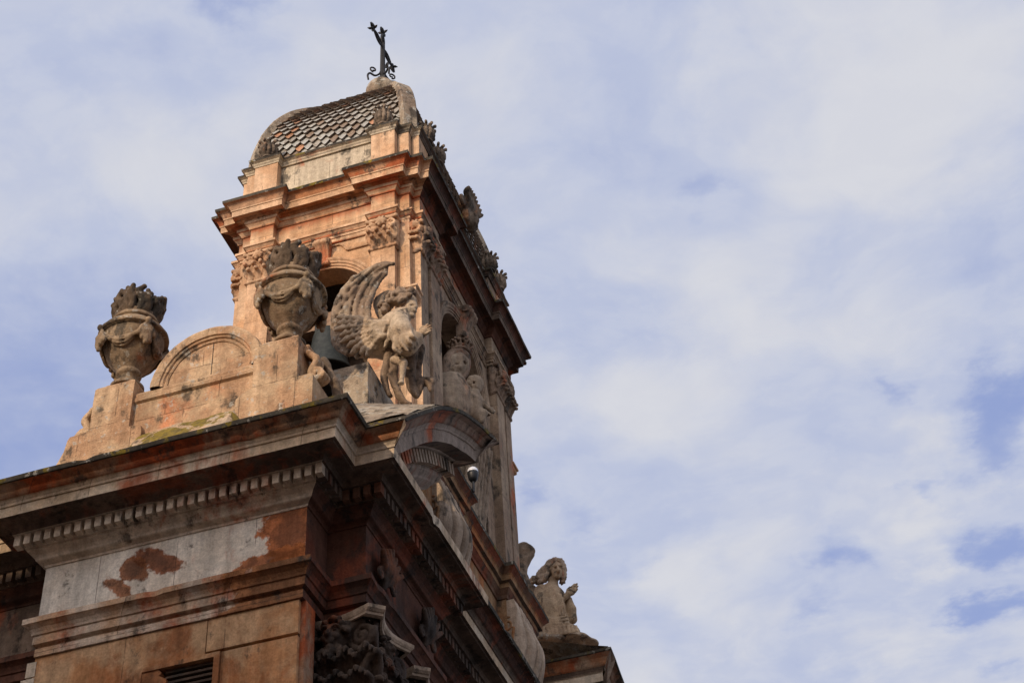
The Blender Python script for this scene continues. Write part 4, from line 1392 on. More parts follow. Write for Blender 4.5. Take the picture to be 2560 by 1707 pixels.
bl.lathe([(0, -1.3), (.62, -1.3), (.55, -.95), (.40, -.75), (.34, -.58), (.36, -.5), (.30, -.42)] + [(.49 * math.cos(a), .49 * math.sin(a)) for a in np.linspace(-.9, PI / 2 - .02, 14)] + [(0, .49)], (CX + .06, CY, 37.80), 28, wob=.02)
bl.build('ball_finial', 'rib', tower, smooth=True)

# carved buds on the attic corners, feathered mask over the front
def make_bud(h=.72):
    s = SDF((-.45, -.45, -.05), (.45, .45, h + .3), .022)
    s.ell((0, 0, h * .42), (.24, .24, h * .36), k=.05)
    for k in range(10):
        a = 2 * PI * k / 10
        c, n = math.cos(a), math.sin(a)
        s.chain(curve([(.10 * c, .10 * n, .02), (.28 * c, .28 * n, h * .35), (.22 * c, .22 * n, h * .75), (.33 * c, .33 * n, h * .92), (.36 * c, .36 * n, h * .82)], 9), [.06, .07, .06, .05, .03], k=.02)
    for k in range(7):
        a = 2 * PI * (k + .5) / 7
        s.chain([(.1 * math.cos(a), .1 * math.sin(a), h * .7), (.16 * math.cos(a), .16 * math.sin(a), h * 1.08)], [.06, .03], k=.02)
    s.cone((0, 0, 0), (0, 0, .1), .22, .16, k=.02)
    s.rough(.008, 28)
    return s.mesh('corner_bud', 'crest', tower)
bud = None
for (x, y) in ((CX + 1.59, CY - 3.62), (CX - 1.59, CY - 3.62), (CX + 2.42, CY - 2.75), (CX + 2.42, CY - 1.95), (CX + 2.42, CY + 1.95), (CX + 2.42, CY + 2.75), (CX + 1.59, CY + 3.62)):
    if bud is None:
        bud = make_bud()
        o = bud
    else:
        o = bud.copy()
        COL.objects.link(o)
        o.parent = tower
    o.location = (x, y, 31.66)
    o.scale = (.74, .74, .80)
    o.rotation_euler.z = random.uniform(0, 3)
    o.matrix_parent_inverse = tower.matrix_world.inverted()
def crest(x, y, z, name, plume=True, sc=1.0):
    s = SDF((x - .6 * sc, y - 1.0 * sc, z - .5 * sc), (x + .9 * sc, y + 1.0 * sc, z + 2.1 * sc), .03)
    f = lambda a, b, c: (x + a * sc, y + b * sc, z + c * sc)
    s.ell(f(.22, 0, .28), np.array([.30, .30, .40]) * sc, k=.05)
    s.ell(f(.50, 0, .22), np.array([.06, .06, .12]) * sc, k=.04)      # nose
    s.ell(f(.46, -.13, .32), np.array([.05, .07, .05]) * sc, k=.03, sub=True)
    s.ell(f(.46, .13, .32), np.array([.05, .07, .05]) * sc, k=.03, sub=True)
    s.cone(f(.44, -.2, .42), f(.44, .2, .42), .06 * sc, k=.03)
    s.cone(f(.44, -.10, .02), f(.44, .10, .02), .05 * sc, k=.03)
    for k in range(11):
        a = PI * (k / 10) * 1.3 - .15 * PI
        s.ell(f(.15, .36 * math.cos(a), .3 + .40 * math.sin(a)), np.array([.15, .13, .13]) * sc, k=.03)
    if plume:
        for k in range(9):
            a = (k - 4) / 4
            s.chain(curve([f(.12, .1 * a, .6), f(.28, .35 * a, 1.0), f(.30, .62 * a, 1.35 - .15 * a * a), f(.45, .72 * a, 1.50 - .2 * a * a)], 9), [.09 * sc, .11 * sc, .11 * sc, .07 * sc], k=.02)
        s.ell(f(.0, 0, 1.0), np.array([.22, .5, .5]) * sc, k=.06)
        s.chain(spiral(f(.15, -.62, .75), (0, 1, 0), (0, 0, 1), .25 * sc, 1.3, 18), .08 * sc, k=.02)
        s.chain(spiral(f(.15, .62, .75), (0, -1, 0), (0, 0, 1), .25 * sc, 1.3, 18), .08 * sc, k=.02)
    s.rough(.010, 18)
    s.mesh(name, 'crest', tower)
crest(CX + 2.42, CY + .1, 31.45, 'feathered_mask', True, .70)

# the tower is a little longer than twice its near half: stretch the middle of every part along the facade
def stretch(y):
    return y + 0.4 * min(1.0, max(0.0, (y - (CY - 1.7)) / 3.4))
for ch in tower.children:
    if ch.location.length > 1e-4:
        ch.location.y = stretch(ch.location.y)
    else:
        me = ch.data
        co = np.empty(len(me.vertices) * 3, np.float32)
        me.vertices.foreach_get('co', co)
        co = co.reshape(-1, 3)
        co[:, 1] += 0.4 * np.clip((co[:, 1] - (CY - 1.7)) / 3.4, 0, 1)
        me.vertices.foreach_set('co', co.ravel())
        me.update()

# ================================================================== bell in the side arch
bell = thing('church_bell', 'dark bronze bell hanging from a wooden yoke in the belfry arch behind the urn', 'bell', (CX + .55, CY - 2.9, 22))
pB = atY(822, 870, 26.6)
bx, bz = pB[0], pB[2]
BP = [(0, .62), (.10, .62), (.16, .58), (.30, .55), (.36, .48), (.39, .35), (.41, .15), (.43, -.1), (.47, -.35), (.53, -.55), (.60, -.70), (.62, -.76), (.56, -.76), (.48, -.6), (.3, -.5), (0, -.4)]
bb = MB()
bb.lathe(BP, (bx, 26.6, bz - .1), 40)
bb.build('bell_body', 'bronze', bell, smooth=True)
yk = MB()
pY = atY(812, 846, 26.5)
yk.box((bx - .75, 26.42, bz + .5), (bx + .75, 26.72, bz + .80))
yk.box((bx - .30, 26.45, bz + .78), (bx + .30, 26.69, bz + 1.0))
yk.build('yoke', 'wood', bell)
for k in (-.25, .25):
    MB().box((bx + k - .04, 26.40, bz + .45), (bx + k + .04, 26.74, bz + .83)).build('yoke_strap', 'iron', bell)

# ================================================================== wrought-iron cross
def make_cross():
    T = Vector((CX + .06, CY + .2, 38.27))
    c = thing('wrought_iron_cross', 'black wrought iron cross with leafy tips on the ball of the dome', 'cross', T)
    Yc_ = CY
    p = MB()
    p.tube([T + Vector((0, 0, -.1)), T + Vector((0, 0, 1.9))], [.095, .075], 8)
    p.box((T.x - .11, T.y - .11, T.z - .05), (T.x + .11, T.y + .11, T.z + .28))
    p.build('post', 'iron', c)
    zc = T.z + 1.74
    # openwork arms: two bars with rings between; the cross faces the front, so its arms run along the facade
    def openarm(a, b, name, tip_r=.2):
        a, b = Vector(a), Vector(b)
        d = (b - a).normalized()
        lat = d.cross(Vector((1, 0, 0))).normalized()
        m = MB()
        for sgn in (-1, 1):
            pts = [a + d * ((b - a).length * t) + lat * sgn * (.10 * math.sin(PI * min(1, t * 1.15)) + .015) for t in np.linspace(0, 1, 9)]
            m.tube(pts, .036, 6)
        L = (b - a).length
        for t in (.3, .6):
            cc = a + d * L * t
            m.tube([cc + (d * math.cos(k * PI / 4) + lat * math.sin(k * PI / 4)) * .07 for k in range(9)], .02, 5)
        m.build(name, 'iron', c)
        l = MB()
        for k in range(5):
            an = (k - 2) * .62
            q = d * math.cos(an) + lat * math.sin(an)
            l.tube([b - d * .05, b + q * tip_r * .55, b + q * tip_r * (1.35 if k == 2 else 1.1)], [.03, .055, .008], 6)
        for k in range(2):
            q = Vector((1 if k else -1, 0, 0)) * .8 + d * .5
            l.tube([b, b + q * tip_r * .6, b + q * tip_r], [.03, .045, .008], 6)
        l.build('leaf_tip', 'iron', c)
    openarm((T.x, T.y, zc + .12), (T.x, T.y, zc + .70), 'top_arm')
    openarm((T.x, T.y - .1, zc), (T.x, T.y - .76, zc), 'cross_arm')
    openarm((T.x, T.y + .1, zc), (T.x, T.y + .76, zc), 'cross_arm')
    for k in range(4):
        a = PI / 4 + k * PI / 2
        dx, dy = math.cos(a), math.sin(a)
        pts = curve([(0.05, .45), (.10, .30), (.22, .16), (.36, .20), (.42, .06), (.40, -.12)], 14)
        m = MB()
        m.tube([(T.x + dx * q[0] * 1.15, T.y + dy * q[0] * 1.15, T.z + .12 + q[1]) for q in pts], .032, 6)
        sp = spiral((0.30, .42), (1, 0), (0, 1), .12, 1.1, 12, .04, a0=-PI / 2)
        m.tube([(T.x + dx * q[0], T.y + dy * q[0], T.z + .12 + q[1]) for q in sp], .026, 6)
        m.build('base_scroll', 'iron', c)
make_cross()

# ================================================================== attic between the tower and the facade, with scrolled consoles
AT = [(-14.2, 25.6), (-9.1, 25.6), (-9.1, 27.65), (-9.32, 27.65), (-9.32, 30.95), (-9.1, 30.95), (-9.1, 33.0), (-14.2, 33.0)]
fr = plan_frames(AT)
MB().sweep(fr, [(0, 16.6), (0, 20.58)], jit=.006, caps=False).build('attic_wall', 'ochre', church)
acp = [(-.02, 20.52), (.035, 20.53), (.04, 20.62), (.07, 20.66), (.11, 20.74), (.125, 20.76), (.13, 20.88), (.21, 20.90), (.215, 21.02), (.24, 21.05), (.27, 21.10), (.32, 21.16), (.345, 21.18), (.35, 21.27), (.30, 21.31), (-.3, 21.36)]
MB().sweep(fr, acp, mis=[1, 1, 1, 1, 1, 0, 2, 0, 0, 1, 1, 1, 3, 3, 3], jit=.010).build('attic_ledge', ['ochre', 'redfront', 'darkstone', 'black'], church)  # the dark stone band paints shade under the ledge
# plinths of the tower pilasters standing on the ledge
for y0 in (25.98, 31.9):
    pb = MB().sweep(plan_frames([(-9.6, y0), (-9.08, y0), (-9.08, y0 + .75), (-9.6, y0 + .75)]), [(0, 21.3), (0, 21.85), (-.03, 21.9), (-.08, 22.0), (-.3, 22.05)], jit=.008)
    pb.build('pilaster_plinth', 'front', church)

def console(y0, w):
    prof = [(.16, 20.5), (.24, 20.45), (.27, 20.3), (.32, 20.1), (.42, 19.9), (.53, 19.65), (.575, 19.4), (.55, 19.15), (.46, 18.85), (.36, 18.55), (.28, 18.2), (.22, 17.8), (.2, 17.0)]
    pc = curve([(p, 0, z) for p, z in prof], 40)
    rows = []
    nb = 96
    for q in pc:
        row = [(-9.4, y0, q[2])]
        for j in range(nb + 1):
            t = j / nb
            pe = float(np.interp(-q[2], [-20.5, -20.2, -19.9, -19.4, -19.15, -18.75, -18.3, -17.0], [.18, .25, .18, .07, .0, .05, .18, .2]))
            px_ = pe + (q[0] - pe) * math.sin(PI * t) ** .55
            flute = -.15 * (1 - abs(math.sin(t * PI * 6))) ** 3 if .03 < t < .97 else 0.0
            row.append((-9.1 + px_ + flute + .006 * hn(q[2] * 3, t * 5, 2), y0 + w * t, q[2]))
        row.append((-9.4, y0 + w, q[2]))
        rows.append(row)
    c = MB().grid(rows).build('scroll_console', 'console', church)
    # scroll relief on the sunny flank
    s = SDF((-9.6, y0 - .12, 17.6), (-8.4, y0 + .05, 20.6), .02)
    s.chain(spiral((-9.10, y0, 19.85), (.75, 0, 0), (0, 0, 1), .20, 1.4, 26, .05, a0=1.2), .030, k=.01)
    s.chain(curve([(-8.96, y0, 19.75), (-9.02, y0, 19.4), (-9.14, y0, 19.1), (-9.10, y0, 18.7), (-9.05, y0, 18.3)], 12), .035, k=.01)
    for k in range(8):
        s.ell((-9.15 + .05 * (k % 2), y0, 19.25 - .16 * k), (.06, .04, .075), k=.01)
    s.mesh('scroll_relief', 'ochre', c)
console(25.95, 1.45)
console(30.97, 1.6)

# carved composite capital of the forward bay, with a bearded mask between the volutes
def big_capital(y0, y1):
    h0, h1 = 12.60, 14.12
    x = B1
    ym = (y0 + y1) / 2
    hw = (y1 - y0) / 2
    s = SDF((x - 1.0, y0 - .55, h0 - .2), (x + .65, y1 + .45, h1), .021)
    for yy in np.linspace(y0 + .28, y1 - .28, 5):
        s.cone((x - .30, yy, h0), (x - .25, yy, h1 - .2), .27, .27, k=.08)
    for xx in np.linspace(x - .8, x - .3, 4):
        s.cone((xx, y0 + .28, h0), (xx, y0 + .28, h1 - .2), .27, .27, k=.08)
    # corner volutes, turned out diagonally, with the band running up to them
    def volute(c, ax, r=.27):
        s.chain(spiral(c, ax, (0, 0, 1), r, 2.1, 40, .035, a0=PI / 2), [.06, .048, .055], k=.008)
        s.ell(c, (.06, .06, .06), k=.01)
    volute((x - .02, y0 - .07, h1 - .42), (.95, -.25, 0))
    volute((x + .12, y1 - .02, h1 - .42), (.35, .93, 0))
    volute((x + .14, y0 + .05, h1 - .42), (.35, -.93, 0), .25)
    s.chain(curve([(x - .40, y0 - .02, h1 - .60), (x - .25, y0 - .08, h1 - .28), (x - .05, y0 - .08, h1 - .14)], 10), .06, k=.02)
    # mask on the flank and another on the front
    for (mx, my_, mz, ax, sc) in ((x - .50, y0 - .10, h1 - .36, 1, 1.0), (x + .08, ym + .05, h1 - .34, 0, .72)):
        f = (lambda a, b, c: (mx + a * sc, my_ + b * sc, mz + c * sc)) if ax == 0 else (lambda a, b, c: (mx + b * sc, my_ - a * sc, mz + c * sc))
        e = (lambda a, b, c: (a * sc, b * sc, c * sc)) if ax == 0 else (lambda a, b, c: (b * sc, a * sc, c * sc))
        s.ell(f(0, 0, -.02), e(.20, .185, .26), k=.03)
        s.chain([f(.19, 0, .08), f(.25, 0, -.05), f(.21, 0, -.07)], [.03 * sc, .05 * sc, .04 * sc], k=.02)
        for sd in (-1, 1):
            s.ell(f(.185, .085 * sd, .05), e(.05, .055, .038), k=.02, sub=True)
            s.ell(f(.165, .085 * sd, .045), e(.03, .035, .022), k=.008)
            s.chain([f(.19, .03 * sd, .10), f(.18, .10 * sd, .125), f(.13, .16 * sd, .09)], .026 * sc, k=.015)
            s.ell(f(.15, .10 * sd, -.07), e(.06, .06, .06), k=.03)
        s.chain([f(.17, -.07, -.135), f(.20, 0, -.125), f(.17, .07, -.135)], .022 * sc, k=.01)
        s.chain([f(.17, -.06, -.165), f(.195, 0, -.175), f(.17, .06, -.165)], .024 * sc, k=.01)
        s.ell(f(.14, 0, -.235), e(.06, .07, .05), k=.02)
        r_ = random.Random(11)
        for k in range(30):
            a = r_.uniform(-.12, 1.12) * PI
            q = r_.uniform(.20, .29)
            s.ell(f(r_.uniform(.0, .13), q * math.cos(a), .06 + q * math.sin(a) * .95), e(.06, .055, .05), k=.010)
        for k in range(7):
            s.chain(curve([f(.10, .05 * (k - 3), -.24), f(.16, .065 * (k - 3), -.36), f(.10, .085 * (k - 3), -.52)], 6), [.04 * sc, .035 * sc, .02 * sc], k=.008)
    # two rows of acanthus leaves on both faces
    def leaf(px_, py_, z0, hh, nx, ny, w):
        lx, ly = -ny, nx
        for t in (-2, -1, 0, 1, 2):
            o = t * w * .45
            k = 1 - .16 * abs(t)
            s.chain(curve([(px_ + lx * o * .7, py_ + ly * o * .7, z0), (px_ + nx * .08 + lx * o, py_ + ny * .08 + ly * o, z0 + hh * .55 * k), (px_ + nx * .18 + lx * o * 1.2, py_ + ny * .18 + ly * o * 1.2, z0 + hh * .88 * k),
                           (px_ + nx * .30 + lx * o * 1.2, py_ + ny * .30 + ly * o * 1.2, z0 + hh * .92 * k), (px_ + nx * .33 + lx * o * 1.1, py_ + ny * .33 + ly * o * 1.1, z0 + hh * .75 * k)], 10), [.055, .06, .055, .045, .02], k=.006)
    for row, (z0, hh) in enumerate(((h0, .48), (h0 + .34, .52))):
        for i in range(4):
            leaf(x - .02, y0 + 2 * hw * (i + .5 * (1 - row)) / (4 if row == 0 else 3), z0, hh, 1, 0, .17)
        for i in range(3):
            leaf(x - .72 + .34 * i + .15 * row, y0 + .02, z0, hh, 0, -1, .17)
    s.rough(.010, 30)
    cap = s.mesh('mask_capital', 'darkcarve', church)
    # concave moulded abacus
    ab = MB()
    def side(a, b, n, sag, w=10):
        return [(a[0] + (b[0] - a[0]) * i / w - n[0] * sag * math.sin(PI * i / w), a[1] + (b[1] - a[1]) * i / w - n[1] * sag * math.sin(PI * i / w)) for i in range(w + 1)]
    c1, c2 = (x + .30, y0 - .16), (x + .30, y1 + .16)
    c1a, c1b, c2b = (x + .14, y0 - .30), (x + .36, y0 - .10), (x + .36, y1 + .10)
    c0 = (x - 1.1, y0 - .30)
    pth = side((x - 1.35, y0 - .22), c1a, (0, -1), .17) + side(c1b, c2b, (1, 0), .20) + [(x + .14, y1 + .26), (x - .6, y1 + .1)]
    rows = []
    for (p, z) in ((-.10, h1 - .16), (-.03, h1 - .15), (-.02, h1 - .11), (.0, h1 - .10), (.03, h1 - .06), (.035, h1 + .0), (.0, h1 + .005), (-.4, h1 + .006)):
        rows.append([(q[0] + p * .9, q[1] - p * .7 * (1 if q[1] < ym else -1), z) for q in pth])
    ab.grid(rows)
    ab.build('abacus', 'console', cap)
    sh = MB()
    sh.box((x - .9, y0 + .10, -1.6), (x - .03, y1 - .10, h1 - .02))
    sh.build('column_shaft', 'darkstone', church)
big_capital(20.88, 21.92)
big_capital(22.95, 23.99)

# ================================================================== statues
def sculpt(name, fn, lo, hi, h, mat, parent):
    s = SDF(lo, hi, h)
    fn(s)
    return s.mesh(name, mat, parent)

# ---- angel beside the tower: kneeling on a block, wings raised, hands joined towards the street
YA = 22.0
def G(gx, gy, dy=0.0):
    return atY(780 + gx / 3.564, 600 + gy / 3.564, YA + dy)
pd = MB()
rows = []
for z in np.linspace(18.3, 20.05, 8):
    rows.append([(x + .012 * hn(x * 4, y * 4, z * 3), y + .012 * hn(y * 4, x * 4, z * 3), z) for (x, y) in [(-9.46, 21.53), (-9.1, 21.53), (-8.75, 21.53), (-8.75, 22.2), (-8.75, 23.0), (-9.46, 23.0)]])
pd.grid(rows, closed=True)
pd.add(rows[-1], [tuple(range(6))])
pdo = pd.build('statue_pedestal', 'pedestal')
tag(pdo, 'lichen covered square stone block under the kneeling winged angel beside the tower', 'pedestal')

ang = thing('angel_statue', 'weathered stone angel kneeling in profile with one tall raised wing, beside the bell tower', 'statue', (-8.95, YA, 20.08))
def wing_curve(pts, n=18): return curve([G(*p) for p in pts], n)
def angel_wing(s):
    outer = [(728, 205, .30), (610, 205, .30), (450, 295, .28), (320, 410, .24), (235, 545, .20), (195, 690, .14), (195, 820, .08), (240, 940, .02), (330, 1020, -.02)]
    inner = [(705, 240, .32), (615, 330, .32), (560, 420, .30), (525, 510, .26), (500, 600, .20), (505, 690, .14), (480, 790, .08), (470, 860, .02), (470, 930, -.02)]
    oc, ic = wing_curve(outer, 26), wing_curve(inner, 26)
    nf = 6
    for j in range(nf):
        a = j / (nf - 1)
        end = 0 if a < .25 else int(26 * (a * .16))
        pts = [np.array(oc[i]) * (1 - a) + np.array(ic[i]) * a + np.array([0, .03 * math.sin(j * 2.4 + i * .4), 0]) for i in range(end, 27)]
        s.chain(pts, [.03, .05, .058, .062, .066, .07], k=.003)
    # scapular feathers fanning from the back
    root = [(600, 760), (560, 820), (600, 860), (560, 880)]
    tips = [(200, 720), (190, 790), (205, 870), (245, 945), (310, 1010), (400, 1040), (480, 1045)]
    for k, tp in enumerate(tips):
        r0 = root[k % 4]
        mid = ((r0[0] + tp[0]) / 2 - 10, (r0[1] + tp[1]) / 2 - 25 + 12 * (k % 2))
        s.chain(curve([G(*r0, .02), G(*mid, -.06 - .02 * (k % 2)), G(*tp, -.02)], 9), [.06, .085, .075, .05], k=.012)
    # covert rows, short overlapping scales
    for r in range(8):
        i = 10 + 2 * r
        for c in range(2):
            f_ = (c + .5 * (r % 2) + .1) / 4.8
            if f_ > .98: continue
            i2 = max(0, i - 3)
            p = np.array(oc[i]) * (1 - f_) + np.array(ic[i]) * f_
            q = np.array(oc[i2]) * (1 - f_) + np.array(ic[i2]) * f_
            s.chain([p + np.array([0, -.05, 0]), (p + q) / 2 + np.array([0, -.075, 0]), q + np.array([0, -.035, 0])], [.04, .055, .028], k=.004)
    wd_ = np.array([(np.array(oc[i]) + np.array(ic[i])) / 2 for i in range(27)])
    for i in range(2, 26):                                     # a thin web holds the feathers together
        s.chain([np.array(oc[i]) + [0, .04, 0], wd_[i] + [0, .05, 0], np.array(ic[i]) + [0, .04, 0]], .05, k=.01)
    s.ell(G(400, 850, .10), (.52, .10, .42), k=.10)
    s.ell(G(520, 800, .06), (.26, .12, .26), k=.10)
    # far wing, seen behind the hair
    s.chain(curve([G(640, 700, .5), G(600, 560, .55), G(680, 470, .6)], 8), [.1, .12, .06], k=.03)
    s.rough(.008, 26)
WLO, WHI = G(150, 1100, .0), G(760, 160, .4)
sculpt('wing', angel_wing, (WLO[0] - .5, YA - .5, WLO[2] - .4), (WHI[0] + .5, YA + 1.1, WHI[2] + 1.3), .022, 'wing', ang)

def angel_body(s):
    s.chain([G(640, 930, .05), G(680, 850, 0), G(730, 760, 0), G(790, 690, 0)], [.30, .27, .25, .20], k=.08)
    s.ell(G(780, 700, -.18), .15, k=.08)
    s.ell(G(790, 690, .22), .15, k=.08)
    s.chain([G(810, 690, 0), G(855, 640, .02)], [.12, .10], k=.05)                 # neck
    # head, turned to the street
    s.ell(G(852, 566, .05), (.19, .17, .22), k=.05)
    s.ell(G(885, 600, .03), (.12, .12, .16), k=.05)
    s.chain([G(905, 560, .03), G(925, 598, .02), G(912, 612, .02)], [.03, .038, .03], k=.025)   # nose
    s.ell(G(915, 636, .03), (.045, .06, .025), k=.02)
    s.ell(G(892, 676, .04), (.06, .065, .05), k=.03)                           # chin
    s.ell(G(893, 578, -.07), (.05, .05, .03), k=.02, sub=True)
    # upper sleeve and forearm, near side
    s.chain([G(775, 720, -.24), G(800, 830, -.30), G(840, 930, -.26)], [.18, .23, .23], k=.06)
    s.chain([G(840, 930, -.26), G(910, 890, -.16), G(960, 850, -.06)], [.21, .16, .08], k=.05)
    s.chain([G(810, 760, .24), G(880, 900, .25), G(970, 850, .06)], [.15, .15, .08], k=.06)
    # drapery folds over the back, chest and sleeve
    for (a, b, c, r) in (((700, 690), (640, 800), (620, 920), .05), ((740, 690), (690, 810), (650, 950), .05), ((775, 650), (740, 760), (690, 900), .05), ((810, 640), (800, 740), (740, 880), .045),
                         ((600, 740), (560, 820), (600, 900), .05), ((660, 730), (600, 830), (630, 900), .04), ((845, 680), (850, 750), (830, 830), .05)):
        s.chain(curve([G(*a, -.24), G(*b, -.30), G(*c, -.24)], 8), [r * .6, r * .8, r * .6], k=.008)
    for (a, b, c) in (((760, 800), (740, 900), (800, 990)), ((790, 780), (790, 900), (850, 985)), ((830, 770), (850, 880), (890, 930)), ((870, 790), (890, 850), (930, 880)), ((740, 870), (730, 960), (780, 1010))):
        s.chain(curve([G(*a, -.36), G(*b, -.46), G(*c, -.38)], 8), [.03, .042, .03], k=.006)
    # kneeling thigh and shin on the block
    s.chain([G(650, 935, -.02), G(540, 990, .0), G(400, 1020, .05)], [.20, .13, .07], k=.05)
    s.chain([G(660, 940, .2), G(760, 1010, .2), G(880, 1010, .15)], [.24, .2, .16], k=.08)
    s.chain([G(735, 1070, -.18), G(815, 1095, -.18), G(805, 1190, -.14), G(798, 1255, -.12)], [.085, .075, .055, .045], k=.03)   # little leg of the cherub below
    s.ell(G(790, 1275, -.13), (.07, .06, .04), k=.03)
    s.rough(.006, 24)
a, b = G(380, 1500, 0), G(1080, 420, 0)
sculpt('robed_body', angel_body, (a[0] - .3, YA - .75, a[2] - .3), (b[0] + .3, YA + .75, b[2] + .3), .022, 'statue', ang)
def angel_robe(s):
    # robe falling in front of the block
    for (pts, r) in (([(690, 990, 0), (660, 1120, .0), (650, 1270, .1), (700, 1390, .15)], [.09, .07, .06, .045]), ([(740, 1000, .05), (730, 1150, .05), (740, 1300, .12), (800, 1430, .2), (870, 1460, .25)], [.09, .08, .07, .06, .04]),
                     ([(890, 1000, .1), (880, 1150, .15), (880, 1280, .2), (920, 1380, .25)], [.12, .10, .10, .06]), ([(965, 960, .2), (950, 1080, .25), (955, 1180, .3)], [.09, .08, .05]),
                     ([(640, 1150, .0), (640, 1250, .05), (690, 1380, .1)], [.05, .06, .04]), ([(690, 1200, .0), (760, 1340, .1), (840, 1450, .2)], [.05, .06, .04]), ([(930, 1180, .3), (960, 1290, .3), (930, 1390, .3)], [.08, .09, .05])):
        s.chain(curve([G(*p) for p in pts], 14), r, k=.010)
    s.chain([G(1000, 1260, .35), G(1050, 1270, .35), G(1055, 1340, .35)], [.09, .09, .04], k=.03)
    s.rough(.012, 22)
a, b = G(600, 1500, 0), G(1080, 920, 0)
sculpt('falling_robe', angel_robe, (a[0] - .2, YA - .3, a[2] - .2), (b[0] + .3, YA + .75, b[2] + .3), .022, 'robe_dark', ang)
def angel_fan(s):
    r_ = random.Random(21)
    tips = [(228, 690), (212, 745), (212, 800), (228, 860), (255, 915), (300, 965), (355, 1005), (420, 1025), (490, 1020), (555, 985)]
    for row in range(4, -1, -1):
        t1 = .34 + .165 * row
        for k, tp in enumerate(tips):
            root = (618 + 4 * k, 770 + 9 * k)
            t0 = t1 - .30
            f = lambda t, sh=0: (root[0] + (tp[0] - root[0]) * t, root[1] + (tp[1] - root[1]) * t - 26 * math.sin(PI * t) + sh)
            t1k = t1 - (.07 if k % 2 else 0) + r_.uniform(-.02, .02)
            dy = -.16 - .035 * (4 - row)
            p0, p1, p2 = f(max(.02, t0)), f((t0 + t1k) / 2), f(t1k)
            s.chain([G(*p0, dy + .03), G(*p1, dy - .02), G(*p2, dy - .03)], [.045, .066 + .01 * row / 4, .038], k=.004)
    s.ell(G(470, 840, -.03), (.42, .14, .36), k=.03)
    s.chain([G(560, 760, -.1), G(640, 800, -.14), G(620, 900, -.12)], [.12, .2, .16], k=.06)
    s.rough(.006, 30)
a, b = G(180, 1080, 0), G(720, 640, 0)
sculpt('feather_coverts', angel_fan, (a[0] - .3, YA - .75, a[2] - .3), (b[0] + .3, YA + .45, b[2] + .3), .019, 'statue', ang)
def angel_hair(s):
    r_ = random.Random(3)
    for k in range(70):
        t = r_.random()
        base = curve([(868, 462), (800, 455), (740, 490), (700, 540), (650, 590), (630, 640)], 20)[int(t * 20)]
        c = G(base[0] + r_.uniform(-38, 38), base[1] + r_.uniform(-32, 40), r_.uniform(-.17, .20))
        s.ell(c, (r_.uniform(.05, .085), r_.uniform(.05, .08), r_.uniform(.04, .07)), k=.02)
    for k in range(16):
        c = G(r_.uniform(760, 830), r_.uniform(470, 550), r_.choice([-.14, .2]))
        s.ell(c, .07, k=.02)
    s.ell(G(800, 520, .03), (.2, .2, .17), k=.03)
    s.rough(.014, 40)
a, b = G(560, 720, 0), G(950, 400, 0)
sculpt('curly_hair', angel_hair, (a[0] - .2, YA - .5, a[2] - .2), (b[0] + .2, YA + .5, b[2] + .2), .02, 'robe_dark', ang)

def praying_hand(s, W, wrist, knuck, tips, thumb, dd, r=.021, palm=.05):
    """palm, four fingers of unequal length and a thumb leaving the side of the palm"""
    s.chain([W(*wrist), W(*[(a * .35 + b * .65) for a, b in zip(wrist, knuck)]), W(*knuck)], [palm * .8, palm, palm * .95], k=.025)
    for i, (kx, tx) in enumerate(tips):
        m = [(a + b) / 2 for a, b in zip(kx, tx)]
        m[0] += 1.5
        s.chain([W(*[(a * .5 + b * .5) for a, b in zip(wrist, kx)]), W(*kx), W(*m), W(*tx)], [r * 1.1, r * 1.12, r, r * .72], k=.008)
    s.chain([W(*thumb[0]), W(*thumb[1]), W(*thumb[2])], [r * 1.25, r * 1.15, r * .8], k=.012)
def angel_hands(s):
    for dd in (-.05, .075):
        wr, kn = (955, 862, dd), (1000, 812, dd)
        tips = [((988, 795, dd), (1030, 752, dd)), ((1000, 806, dd), (1052, 762, dd)), ((1010, 818, dd), (1062, 785, dd)), ((1016, 834, dd), (1056, 810, dd))]
        praying_hand(s, G, wr, kn, tips, ((968, 832, dd), (972, 792, dd - .02), (988, 768, dd - .02)), dd, r=.030, palm=.075)
a, b = G(930, 900, 0), G(1080, 730, 0)
sculpt('hands', angel_hands, (a[0] - .12, YA - .28, a[2] - .12), (b[0] + .15, YA + .32, b[2] + .2), .011, 'statue', ang)

